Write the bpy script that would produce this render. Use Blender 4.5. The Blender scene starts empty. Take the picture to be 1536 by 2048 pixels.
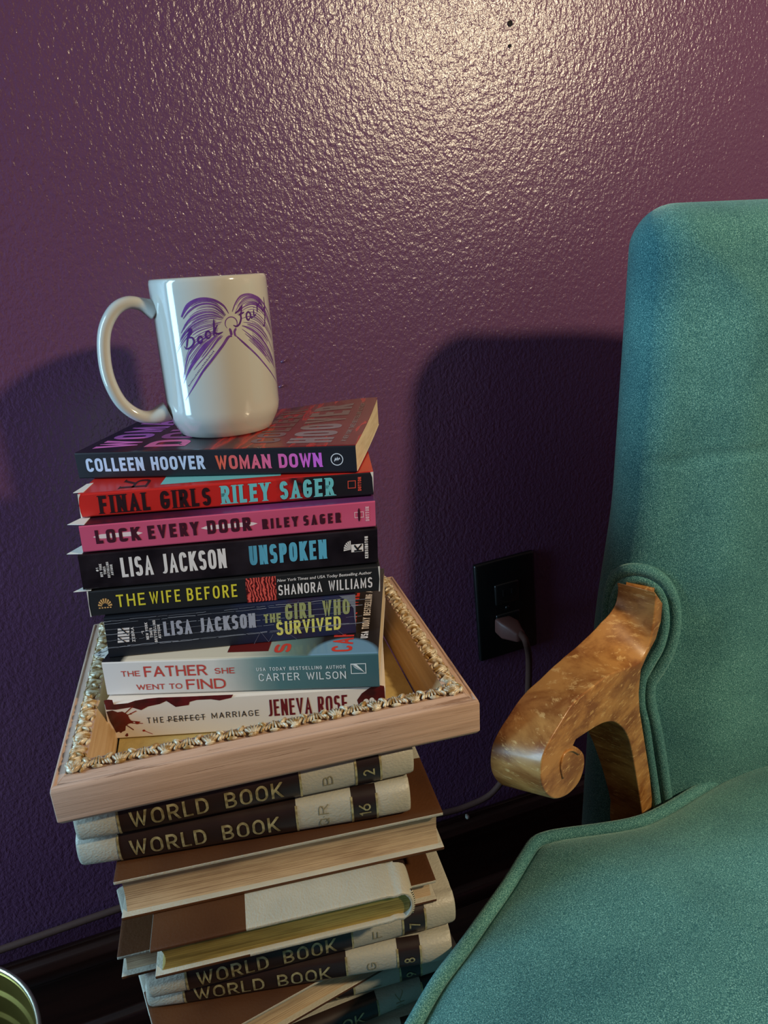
import bpy, bmesh, math, random
from math import sin, cos, pi, sqrt, atan2, radians, degrees
from mathutils import Vector, Matrix, noise

# ------------------------------------------------------------------ camera, light, exposure
SC = bpy.context.scene
COL = SC.collection
E = 0.86                       # eye height above the floor; "rel" heights below are measured from the eye
WALL_Y = 0.72
ROLL, PITCH, YAW = radians(3.35), radians(19.07), radians(19.3)

cam_data = bpy.data.cameras.new('camera')
cam = bpy.data.objects.new('camera', cam_data)
COL.objects.link(cam)
SC.camera = cam
cam_data.sensor_width = 36.0
cam_data.lens = 1420.0 / 2048.0 * 36.0
cam_data.clip_start = 0.01
_fh = Vector((sin(YAW), cos(YAW), 0)); _rt = Vector((cos(YAW), -sin(YAW), 0)); _up = Vector((0, 0, 1))
_fw = _fh * cos(PITCH) - _up * sin(PITCH); _uc = _up * cos(PITCH) + _fh * sin(PITCH)
_ir = _rt * cos(ROLL) - _uc * sin(ROLL); _iu = _rt * sin(ROLL) + _uc * cos(ROLL)
cam.matrix_world = Matrix(((_ir.x, _iu.x, -_fw.x, 0), (_ir.y, _iu.y, -_fw.y, 0), (_ir.z, _iu.z, -_fw.z, E), (0, 0, 0, 1)))

world = bpy.data.worlds.new('world'); SC.world = world
world.use_nodes = True
world.node_tree.nodes['Background'].inputs[0].default_value = (0.55, 0.68, 0.9, 1)
world.node_tree.nodes['Background'].inputs[1].default_value = 0.6

def light(name, kind, loc, energy, color, **kw):
    d = bpy.data.lights.new(name, kind); d.energy = energy; d.color = color
    for k, v in kw.items(): setattr(d, k, v)
    o = bpy.data.objects.new(name, d); COL.objects.link(o); o.location = loc
    return o
lamp = light('lamp_bulb', 'POINT', (0.93, -0.44, E + 0.58), 56.0, (1.0, 0.82, 0.54), shadow_soft_size=0.045)
day = light('window_daylight', 'AREA', (-1.26, 0.47, 1.03), 25.0, (0.42, 0.74, 1.0), shape='RECTANGLE', size=1.36, size_y=0.30)
day.rotation_euler = (0, radians(-90), 0)

SC.view_settings.view_transform = 'Standard'
SC.view_settings.look = 'None'
SC.view_settings.exposure = 0.0
SC.view_settings.gamma = 1.0
SC.view_settings.use_curve_mapping = False
SC.cycles.max_bounces = 6

random.seed(7)

# ------------------------------------------------------------------ materials
def srgb(r, g, b):
    f = lambda c: (c / 255 / 12.92) if c / 255 <= 0.04045 else ((c / 255 + 0.055) / 1.055) ** 2.4
    return (f(r), f(g), f(b), 1.0)

def new_mat(name):
    m = bpy.data.materials.new(name); m.use_nodes = True
    nt = m.node_tree
    return m, nt, nt.nodes['Principled BSDF']

def N(nt, kind, **inp):
    n = nt.nodes.new(kind)
    for k, v in inp.items(): n.inputs[k.replace('_', ' ')].default_value = v
    return n

def coords(nt, scale=(1, 1, 1), rot=(0, 0, 0)):
    tc = nt.nodes.new('ShaderNodeTexCoord'); mp = nt.nodes.new('ShaderNodeMapping')
    mp.inputs['Scale'].default_value = scale; mp.inputs['Rotation'].default_value = rot
    nt.links.new(tc.outputs['Object'], mp.inputs['Vector'])
    return mp.outputs['Vector']

def ramp(nt, fac, stops, interp='LINEAR'):
    r = nt.nodes.new('ShaderNodeValToRGB'); r.color_ramp.interpolation = interp
    el = r.color_ramp.elements
    while len(el) < len(stops): el.new(0.5)
    for e, (p, c) in zip(el, stops): e.position = p; e.color = c
    nt.links.new(fac, r.inputs['Fac'])
    return r.outputs['Color']

def mix(nt, a, b, fac=0.5, blend='MIX'):
    m = nt.nodes.new('ShaderNodeMix'); m.data_type = 'RGBA'; m.blend_type = blend
    for i, v in (('A', a), ('B', b)):
        s = [x for x in m.inputs if x.name == i and x.type == 'RGBA'][0]
        if isinstance(v, tuple): s.default_value = v
        else: nt.links.new(v, s)
    if isinstance(fac, (int, float)): m.inputs[0].default_value = fac
    else: nt.links.new(fac, m.inputs[0])
    return [x for x in m.outputs if x.type == 'RGBA'][0]

def bump(nt, bsdf, height, dist, strength=1.0):
    b = nt.nodes.new('ShaderNodeBump'); b.inputs['Strength'].default_value = strength; b.inputs['Distance'].default_value = dist
    nt.links.new(height, b.inputs['Height']); nt.links.new(b.outputs['Normal'], bsdf.inputs['Normal'])

def M(name, col, rough=0.5, metal=0.0, spec=0.5, var=None, bmp=None, coat=0.0, sheen=None):
    """plain procedural material: var = (other colour, scale xyz, contrast) noise mottling, bmp = (scale xyz, distance)"""
    m, nt, b = new_mat(name)
    b.inputs['Base Color'].default_value = col
    b.inputs['Roughness'].default_value = rough; b.inputs['Metallic'].default_value = metal
    b.inputs['Specular IOR Level'].default_value = spec; b.inputs['Coat Weight'].default_value = coat
    if var:
        c2, sc, k = var
        n = N(nt, 'ShaderNodeTexNoise', Scale=1.0, Detail=3.0); nt.links.new(coords(nt, sc), n.inputs['Vector'])
        nt.links.new(ramp(nt, n.outputs['Fac'], [(0.5 - k, col), (0.5 + k, c2)]), b.inputs['Base Color'])
    if bmp:
        n = N(nt, 'ShaderNodeTexNoise', Scale=1.0, Detail=2.0); nt.links.new(coords(nt, bmp[0]), n.inputs['Vector'])
        bump(nt, b, n.outputs['Fac'], bmp[1])
    if sheen:
        b.inputs['Sheen Weight'].default_value = sheen[0]; b.inputs['Sheen Tint'].default_value = sheen[1]; b.inputs['Sheen Roughness'].default_value = sheen[2]
    return m

def Mramp(name, stops, L, axis='X', jag=0.0, jscale=60.0, rough=0.3, interp='LINEAR', coat=0.0, extra=None):
    """colour zones printed along one axis of the object (0..L metres), with an optional ragged edge"""
    m, nt, b = new_mat(name)
    v = coords(nt)
    sx = nt.nodes.new('ShaderNodeSeparateXYZ'); nt.links.new(v, sx.inputs[0])
    d = nt.nodes.new('ShaderNodeMath'); d.operation = 'MULTIPLY'; d.inputs[1].default_value = 1.0 / L
    nt.links.new(sx.outputs[axis], d.inputs[0])
    fac = d.outputs[0]
    if jag:
        n = N(nt, 'ShaderNodeTexNoise', Scale=jscale, Detail=4.0); nt.links.new(v, n.inputs['Vector'])
        ma = nt.nodes.new('ShaderNodeMath'); ma.operation = 'MULTIPLY_ADD'; ma.inputs[1].default_value = jag
        nt.links.new(n.outputs['Fac'], ma.inputs[0]); nt.links.new(fac, ma.inputs[2])
        s = nt.nodes.new('ShaderNodeMath'); s.operation = 'SUBTRACT'; s.inputs[1].default_value = jag / 2
        nt.links.new(ma.outputs[0], s.inputs[0]); fac = s.outputs[0]
    c = ramp(nt, fac, stops, interp)
    nt.links.new(c, b.inputs['Base Color'])
    b.inputs['Roughness'].default_value = rough; b.inputs['Coat Weight'].default_value = coat
    return m

def wall_paint(name, col, col2):
    m, nt, b = new_mat(name)
    v = coords(nt, (1, 1, 0.8))
    n = N(nt, 'ShaderNodeTexNoise', Scale=330.0, Detail=2.5, Roughness=0.55); nt.links.new(v, n.inputs['Vector'])
    n2 = N(nt, 'ShaderNodeTexVoronoi', Scale=210.0); n2.feature = 'SMOOTH_F1'; nt.links.new(v, n2.inputs['Vector'])
    ad = nt.nodes.new('ShaderNodeMath'); ad.operation = 'MULTIPLY_ADD'; ad.inputs[1].default_value = -0.45
    nt.links.new(n2.outputs['Distance'], ad.inputs[0]); nt.links.new(n.outputs['Fac'], ad.inputs[2])
    bump(nt, b, ad.outputs[0], 0.0008)
    n3 = N(nt, 'ShaderNodeTexNoise', Scale=3.0, Detail=3.0); nt.links.new(v, n3.inputs['Vector'])
    nt.links.new(ramp(nt, n3.outputs['Fac'], [(0.3, col), (0.7, col2)]), b.inputs['Base Color'])
    b.inputs['Roughness'].default_value = 0.27; b.inputs['Specular IOR Level'].default_value = 0.75
    return m

def velvet(name, base, lit):
    m, nt, b = new_mat(name)
    v = coords(nt)
    n = N(nt, 'ShaderNodeTexNoise', Scale=1200.0, Detail=2.0); nt.links.new(v, n.inputs['Vector'])
    n2 = N(nt, 'ShaderNodeTexNoise', Scale=9.0, Detail=3.0); nt.links.new(v, n2.inputs['Vector'])
    c = ramp(nt, n.outputs['Fac'], [(0.36, base), (0.58, lit), (0.73, (lit[0] * 2.4 + .04, lit[1] * 2.0, lit[2] * 2.0, 1))])
    d = ramp(nt, n2.outputs['Fac'], [(0.34, (0.66, 0.72, 0.76, 1)), (0.62, (1.14, 1.10, 1.06, 1))])
    nt.links.new(mix(nt, c, d, 1.0, 'MULTIPLY'), b.inputs['Base Color'])
    b.inputs['Roughness'].default_value = 0.85; b.inputs['Specular IOR Level'].default_value = 0.2
    b.inputs['Sheen Weight'].default_value = 0.55; b.inputs['Sheen Tint'].default_value = (0.6, 0.9, 0.8, 1); b.inputs['Sheen Roughness'].default_value = 0.35
    bump(nt, b, n.outputs['Fac'], 0.0006)
    return m

def wood(name, c1, c2, scale, rough, lo=0.4, hi=0.62, bd=0.0003, coat=0.0, scratch=None):
    m, nt, b = new_mat(name)
    v = coords(nt, scale)
    n = N(nt, 'ShaderNodeTexNoise', Scale=1.0, Detail=6.0, Roughness=0.65, Distortion=0.4); nt.links.new(v, n.inputs['Vector'])
    c = ramp(nt, n.outputs['Fac'], [(lo, c1), (hi, c2)])
    if scratch:
        v2 = coords(nt, scratch[1])
        n2 = N(nt, 'ShaderNodeTexNoise', Scale=1.0, Detail=8.0, Roughness=0.75); nt.links.new(v2, n2.inputs['Vector'])
        f = ramp(nt, n2.outputs['Fac'], [(scratch[2], (0, 0, 0, 1)), (scratch[2] + 0.06, (1, 1, 1, 1))])
        c = mix(nt, c, scratch[0], f)
    nt.links.new(c, b.inputs['Base Color'])
    b.inputs['Roughness'].default_value = rough; b.inputs['Coat Weight'].default_value = coat; b.inputs['Coat Roughness'].default_value = 0.12
    bump(nt, b, n.outputs['Fac'], bd)
    return m

def pages(name, c1, c2, rough=0.8, metal=0.0, fine=2600.0):
    m, nt, b = new_mat(name)
    n = N(nt, 'ShaderNodeTexNoise', Scale=1.0, Detail=4.0); nt.links.new(coords(nt, (9, 9, fine)), n.inputs['Vector'])
    n2 = N(nt, 'ShaderNodeTexNoise', Scale=1.0, Detail=2.0); nt.links.new(coords(nt, (40, 40, 260)), n2.inputs['Vector'])
    f = mix(nt, n.outputs['Fac'], n2.outputs['Fac'], 0.35)
    nt.links.new(ramp(nt, f, [(0.36, c2), (0.60, c1)]), b.inputs['Base Color'])
    b.inputs['Roughness'].default_value = rough; b.inputs['Metallic'].default_value = metal
    bump(nt, b, n.outputs['Fac'], 0.0004)
    return m

def leather(name, col, col2, rough=0.45, sc=650.0, dist=0.0003):
    m, nt, b = new_mat(name)
    v = coords(nt, (0.7, 1, 1))
    w = N(nt, 'ShaderNodeTexVoronoi', Scale=sc); w.feature = 'F1'
    n = N(nt, 'ShaderNodeTexNoise', Scale=sc * 0.7, Detail=3.0, Distortion=0.6)
    nt.links.new(v, w.inputs['Vector']); nt.links.new(v, n.inputs['Vector'])
    ad = nt.nodes.new('ShaderNodeMath'); ad.operation = 'MULTIPLY_ADD'; ad.inputs[1].default_value = 0.5
    nt.links.new(w.outputs['Distance'], ad.inputs[0]); nt.links.new(n.outputs['Fac'], ad.inputs[2])
    bump(nt, b, ad.outputs[0], dist)
    n3 = N(nt, 'ShaderNodeTexNoise', Scale=25.0, Detail=3.0); nt.links.new(v, n3.inputs['Vector'])
    nt.links.new(ramp(nt, n3.outputs['Fac'], [(0.35, col), (0.7, col2)]), b.inputs['Base Color'])
    b.inputs['Roughness'].default_value = rough
    return m

# ------------------------------------------------------------------ mesh helpers
def link(name, me, parent=None, loc=(0, 0, 0)):
    o = bpy.data.objects.new(name, me); COL.objects.link(o)
    o.location = loc
    if parent: o.parent = parent
    return o

def mesh(name, verts, faces, mats, parent=None, loc=(0, 0, 0), smooth=False, mi=None, recalc=True, merge=0.0):
    me = bpy.data.meshes.new(name)
    me.from_pydata([tuple(v) for v in verts], [], faces)
    if not isinstance(mats, (list, tuple)): mats = [mats]
    for m in mats: me.materials.append(m)
    if mi: me.polygons.foreach_set('material_index', mi)
    if recalc or merge:
        bm = bmesh.new(); bm.from_mesh(me)
        if merge: bmesh.ops.remove_doubles(bm, verts=bm.verts, dist=merge)
        if recalc: bmesh.ops.recalc_face_normals(bm, faces=bm.faces)
        bm.to_mesh(me); bm.free()
    if smooth: me.polygons.foreach_set('use_smooth', [True] * len(me.polygons))
    me.update()
    return link(name, me, parent, loc)

def bevel(o, w, seg=2, angle=35):
    b = o.modifiers.new('bevel', 'BEVEL'); b.width = w; b.segments = seg; b.limit_method = 'ANGLE'; b.angle_limit = radians(angle)
    for p in o.data.polygons: p.use_smooth = True
    return o

def box_vf(x0, y0, z0, x1, y1, z1):
    v = [(x0, y0, z0), (x1, y0, z0), (x1, y1, z0), (x0, y1, z0), (x0, y0, z1), (x1, y0, z1), (x1, y1, z1), (x0, y1, z1)]
    f = [(3, 2, 1, 0), (4, 5, 6, 7), (0, 1, 5, 4), (1, 2, 6, 5), (2, 3, 7, 6), (3, 0, 4, 7)]
    return v, f

def box(name, a, b, mat, parent=None, loc=(0, 0, 0), bev=0.0):
    v, f = box_vf(*a, *b)
    o = mesh(name, v, f, mat, parent, loc)
    if bev: bevel(o, bev)
    return o

def catmull(pts, k=6, closed=False):
    pts = [Vector(p) for p in pts]; n = len(pts); out = []
    for i in range(n if closed else n - 1):
        if closed: p0, p1, p2, p3 = pts[i - 1], pts[i], pts[(i + 1) % n], pts[(i + 2) % n]
        else: p0, p1, p2, p3 = pts[max(i - 1, 0)], pts[i], pts[i + 1], pts[min(i + 2, n - 1)]
        for j in range(k):
            t = j / k
            out.append(0.5 * ((2 * p1) + (p2 - p0) * t + (2 * p0 - 5 * p1 + 4 * p2 - p3) * t * t + (3 * p1 - p0 - 3 * p2 + p3) * t ** 3))
    if not closed: out.append(pts[-1])
    return out

def tube_vf(path, r, seg=10, closed=False, up=Vector((0, 0, 1)), r2=None):
    """tube along a path; r may be a list; r2 = other radius for an oval section (along 'side')"""
    path = [Vector(p) for p in path]; n = len(path); v = []; f = []
    side = None
    for i, p in enumerate(path):
        a = path[i - 1] if (i > 0 or closed) else p
        b = path[(i + 1) % n] if (i < n - 1 or closed) else p
        t = (b - a).normalized()
        if side is None:
            side = t.cross(up)
            if side.length < 1e-4: side = t.cross(Vector((1, 0, 0)))
        side = (side - t * side.dot(t)).normalized()
        nn = side.cross(t)
        ri = r[i] if isinstance(r, (list, tuple)) else r
        rs = (r2 if r2 else 1.0) * (ri if not r2 else 1.0)
        if r2 is None: rs = ri
        for j in range(seg):
            an = 2 * pi * j / seg
            v.append(p + side * (rs * cos(an)) + nn * (ri * sin(an)))
    m = n if closed else n - 1
    for i in range(m):
        for j in range(seg):
            a = i * seg + j; b = i * seg + (j + 1) % seg; c = ((i + 1) % n) * seg + (j + 1) % seg; d = ((i + 1) % n) * seg + j
            f.append((a, b, c, d))
    if not closed:
        f.append(tuple(range(seg))); f.append(tuple(range((n - 1) * seg, n * seg)))
    return v, f

def lathe_vf(prof, seg=64):
    v = []; f = []; n = len(prof)
    for j in range(seg):
        a = 2 * pi * j / seg
        for r, z in prof: v.append((r * cos(a), r * sin(a), z))
    for j in range(seg):
        k = (j + 1) % seg
        for i in range(n - 1): f.append((j * n + i, k * n + i, k * n + i + 1, j * n + i + 1))
    return v, f

def thing(name, label, cat, loc, rotz=0.0, group=None):
    o = bpy.data.objects.new(name, None); COL.objects.link(o)
    o.location = loc; o.rotation_euler = (0, 0, rotz); o.empty_display_size = 0.02
    o['label'] = label; o['category'] = cat
    if group: o['group'] = group
    return o

def tag(o, label, cat, group=None):
    o['label'] = label; o['category'] = cat
    if group: o['group'] = group
    return o

def structure(o):
    o['kind'] = 'structure'; return o

# ------------------------------------------------------------------ lettering: stroke-drawn capitals and figures
def arc(cx, cy, rx, ry, a0, a1, n, k=10):
    out = []
    for i in range(k + 1):
        a = radians(a0 + (a1 - a0) * i / k); c, s = cos(a), sin(a)
        out.append((cx + rx * math.copysign(abs(c) ** (2 / n), c), cy + ry * math.copysign(abs(s) ** (2 / n), s)))
    return out

def glyph(ch, n):
    A = lambda *a: arc(*a, n)
    V = [(0, 0), (0, 1)]
    g = {
        'A': (.62, [[(0, 0), (.5, 1), (1, 0)], [(.2, .3), (.8, .3)]]),
        'B': (.55, [V, [(0, 1), (.45, 1)] + A(.45, .765, .47, .235, 90, -90) + [(0, .53)], [(0, .53), (.5, .53)] + A(.5, .265, .5, .265, 90, -90) + [(0, 0)]]),
        'C': (.55, [A(.5, .68, .5, .32, 10, 180) + A(.5, .32, .5, .32, 180, 350)]),
        'D': (.58, [V, [(0, 1), (.4, 1)] + A(.4, .6, .6, .4, 90, 0) + A(.4, .4, .6, .4, 0, -90) + [(0, 0)]]),
        'E': (.46, [V, [(0, 1), (1, 1)], [(0, .52), (.85, .52)], [(0, 0), (1, 0)]]),
        'F': (.44, [V, [(0, 1), (1, 1)], [(0, .5), (.85, .5)]]),
        'G': (.58, [A(.5, .68, .5, .32, 15, 180) + A(.5, .32, .5, .32, 180, 360) + [(1, .45), (.55, .45)]]),
        'H': (.56, [V, [(1, 0), (1, 1)], [(0, .52), (1, .52)]]),
        'I': (.0, [[(.5, 0), (.5, 1)]]),
        'J': (.36, [[(1, 1), (1, .3)] + A(.45, .3, .55, .3, 0, -120)]),
        'K': (.56, [V, [(.95, 1), (.05, .42)], [(.32, .58), (1, 0)]]),
        'L': (.42, [[(0, 1), (0, 0), (1, 0)]]),
        'M': (.74, [[(0, 0), (0, 1), (.5, .15), (1, 1), (1, 0)]]),
        'N': (.58, [[(0, 0), (0, 1)], [(0, 1), (1, 0)], [(1, 0), (1, 1)]]),
        'O': (.6, [A(.5, .66, .5, .34, 0, 180) + A(.5, .34, .5, .34, 180, 360) + [(1, .66)]]),
        'P': (.52, [V, [(0, 1), (.5, 1)] + A(.5, .74, .5, .26, 90, -90) + [(0, .48)]]),
        'Q': (.62, [A(.5, .66, .5, .34, 0, 180) + A(.5, .34, .5, .34, 180, 360) + [(1, .66)], [(.6, .28), (1.05, -.06)]]),
        'R': (.54, [V, [(0, 1), (.5, 1)] + A(.5, .75, .46, .25, 90, -90) + [(0, .5)], [(.5, .5), (1, 0)]]),
        'S': (.52, [A(.5, .755, .47, .245, 15, 250) + A(.5, .255, .5, .255, 80, -165)]),
        'T': (.5, [[(.5, 0), (.5, 1)], [(0, 1), (1, 1)]]),
        'U': (.56, [[(0, 1), (0, .34)] + A(.5, .34, .5, .34, 180, 360) + [(1, 1)]]),
        'V': (.6, [[(0, 1), (.5, 0), (1, 1)]]),
        'W': (.86, [[(0, 1), (.25, 0), (.5, .9), (.75, 0), (1, 1)]]),
        'X': (.58, [[(0, 0), (1, 1)], [(0, 1), (1, 0)]]),
        'Y': (.58, [[(0, 1), (.5, .45), (1, 1)], [(.5, .45), (.5, 0)]]),
        'Z': (.52, [[(0, 1), (1, 1), (0, 0), (1, 0)]]),
        '1': (.25, [[(.1, .75), (1, 1), (1, 0)]]),
        '2': (.5, [A(.5, .72, .5, .28, 165, -30) + [(0, 0), (1, 0)]]),
        '6': (.52, [[(.85, 1), (.1, .45)] + A(.5, .3, .5, .3, 150, 510)]),
        '7': (.5, [[(0, 1), (1, 1), (.35, 0)]]),
        '8': (.52, [A(.5, .76, .44, .24, 0, 360), A(.5, .26, .5, .26, 0, 360)]),
        '9': (.52, [[(.15, 0), (.9, .55)] + A(.5, .7, .5, .3, -30, 330)]),
        '0': (.55, [A(.5, .66, .5, .34, 0, 180) + A(.5, .34, .5, .34, 180, 360) + [(1, .66)]]),
        '#': (.5, [[(.2, 0), (.4, 1)], [(.6, 0), (.8, 1)], [(0, .32), (1, .32)], [(0, .68), (1, .68)]]),
        '.': (.0, [[(.5, .45), (.5, .55)]]),
    }
    return g.get(ch, (.5, []))

def clip_y(poly, lim, sign):
    out = []
    for i, p in enumerate(poly):
        q = poly[(i + 1) % len(poly)]
        ip, iq = sign * (p[1] - lim) <= 0, sign * (q[1] - lim) <= 0
        if ip: out.append(p)
        if ip != iq:
            t = (lim - p[1]) / (q[1] - p[1]); out.append((p[0] + (q[0] - p[0]) * t, lim))
    return out

def stroke_polys(pts, s, sub=None):
    """constant-width ribbon along a polyline, as quads with mitred joints"""
    P = [Vector(p) for p in pts]
    P = [p for i, p in enumerate(P) if i == 0 or (p - P[i - 1]).length > 1e-7]
    if len(P) < 2: return []
    closed = (P[0] - P[-1]).length < 1e-6 and len(P) > 3
    if closed: P = P[:-1]
    n = len(P); Lf = []; Rt = []
    for i in range(n):
        d1 = (P[i] - P[i - 1]).normalized() if (i > 0 or closed) else None
        d2 = (P[(i + 1) % n] - P[i]).normalized() if (i < n - 1 or closed) else None
        d1 = d1 or d2; d2 = d2 or d1
        n1 = Vector((-d1.y, d1.x)); n2 = Vector((-d2.y, d2.x)); b = n1 + n2
        if b.length < 1e-4: b = n1
        b.normalize(); k = min(1.0 / max(b.dot(n1), 0.2), 3.0)
        Lf.append(P[i] + b * (s / 2 * k)); Rt.append(P[i] - b * (s / 2 * k))
    out = []
    for i in range(n if closed else n - 1):
        j = (i + 1) % n
        m = 1 if not sub else max(1, int(math.ceil((P[j] - P[i]).length / sub)))
        for q in range(m):
            a, c = q / m, (q + 1) / m
            out.append([tuple(Rt[i].lerp(Rt[j], a)), tuple(Rt[i].lerp(Rt[j], c)), tuple(Lf[i].lerp(Lf[j], c)), tuple(Lf[i].lerp(Lf[j], a))])
    return out

def lettering(txt, W, H, stroke=0.2, n=2.6, gap=0.14, serif=False, sub=None, space=0.35):
    s = stroke * H
    items = [c for c in txt]
    tot = sum(glyph(c, n)[0] for c in items if c != ' ')
    nl = len([c for c in items if c != ' ']); ns = items.count(' ')
    g = gap * H
    fixed = nl * s + (len(items) - 1) * g + ns * space * H
    k = (W - fixed) / max(tot, 1e-6)
    for _ in range(14):                     # tight words: thinner strokes and gaps rather than filled counters
        if k >= 0.36 * H or tot == 0: break
        s *= 0.92; g *= 0.94; space *= 0.92
        k = (W - nl * s - (len(items) - 1) * g - ns * space * H) / tot
    k = max(k, 0.1 * H)
    x = 0.0; polys = []
    for c in items:
        if c == ' ': x += space * H + g; continue
        bw, strokes = glyph(c, n); w = bw * k
        for st in strokes:
            pts = [(x + s / 2 + px * w, s / 2 + py * (H - s)) for px, py in st]
            raw = st
            ends = []
            for e, o in ((0, 1), (-1, -2)):
                if raw[0] != raw[-1] and (abs(raw[e][1]) < 1e-6 or abs(raw[e][1] - 1) < 1e-6) and abs(raw[e][1] - raw[o][1]) > 0.05:
                    d = Vector(pts[e]) - Vector(pts[o]); d.normalize()
                    pts[e] = tuple(Vector(pts[e]) + d * s * 0.75); ends.append((raw[e][1], pts[e][0]))
                elif raw[0] != raw[-1] and abs(raw[e][1] - raw[o][1]) < 1e-6:
                    d = Vector(pts[e]) - Vector(pts[o]); d.normalize(); pts[e] = tuple(Vector(pts[e]) + d * s * 0.45)
            for q in stroke_polys(pts, s, sub):
                q = clip_y(clip_y(q, H, 1), 0.0, -1)
                if len(q) >= 3: polys.append(q)
            if serif:
                for yy, xx in ends:
                    y0 = 0 if yy < .5 else H - 0.055 * H
                    polys.append([(xx - s * .95, y0), (xx + s * .95, y0), (xx + s * .7, y0 + .055 * H), (xx - s * .7, y0 + .055 * H)])
        x += w + s + g
    return polys

_fcache = {}
def font_polys(txt, W, H, shear=0.0, offset=0.0):
    """small running text from the built-in font, fitted into W x H"""
    c = bpy.data.curves.new('t', 'FONT'); c.body = txt; c.shear = shear; c.offset = offset; c.resolution_u = 3
    o = bpy.data.objects.new('t', c); COL.objects.link(o)
    dg = bpy.context.evaluated_depsgraph_get()
    me = o.evaluated_get(dg).to_mesh()
    vs = [(v.co.x, v.co.y) for v in me.vertices]; fs = [tuple(p.vertices) for p in me.polygons]
    o.evaluated_get(dg).to_mesh_clear()
    bpy.data.objects.remove(o); bpy.data.curves.remove(c)
    x0 = min(v[0] for v in vs); x1 = max(v[0] for v in vs); y0 = min(v[1] for v in vs); y1 = max(v[1] for v in vs)
    vs = [((x - x0) / (x1 - x0) * W, (y - y0) / (y1 - y0) * H) for x, y in vs]
    return [[vs[i] for i in f] for f in fs]

def printed(name, polys, mat, parent, O, U=(1, 0, 0), V=(0, 0, 1), fn=None, zoff=0.0):
    """flat ink on a surface of the parent: O + u U + v V, or fn(u, v)"""
    O, U, V = Vector(O), Vector(U), Vector(V); vs = []; fs = []
    at = fn if fn else (lambda u, v: O + U * u + V * v)
    for i, p in enumerate(polys):
        b = len(vs); u, v = p[0]
        a0 = Vector(at(u, v)); nr_ = (Vector(at(u + 1e-4, v)) - a0).cross(Vector(at(u, v + 1e-4)) - a0).normalized() * ((i % 14) * 4e-6)
        for u, v in p: vs.append(Vector(at(u, v)) + nr_)      # overlapping brush strokes lie a hair apart
        fs.append(tuple(range(b, b + len(p))))
    return mesh(name, vs, fs, mat, parent, recalc=False)

def rect(x0, y0, x1, y1): return [(x0, y0), (x1, y0), (x1, y1), (x0, y1)]
def disc(cx, cy, rx, ry=None, k=20): return [(cx + rx * cos(2 * pi * i / k), cy + (ry or rx) * sin(2 * pi * i / k)) for i in range(k)]
def ring(cx, cy, r, w, k=28): return stroke_polys([(cx + r * cos(2 * pi * i / k), cy + r * sin(2 * pi * i / k)) for i in range(k)] + [(cx + r, cy)], w)
def turned(polys, cx, cy):
    """rotate a block of lettering a quarter turn so that it reads upwards, lower left corner at cx, cy"""
    H = max(p[1] for q in polys for p in q)
    return [[(cx + H - y, cy + x) for x, y in q] for q in polys]
def moved(polys, dx, dy): return [[(x + dx, y + dy) for x, y in q] for q in polys]

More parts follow.
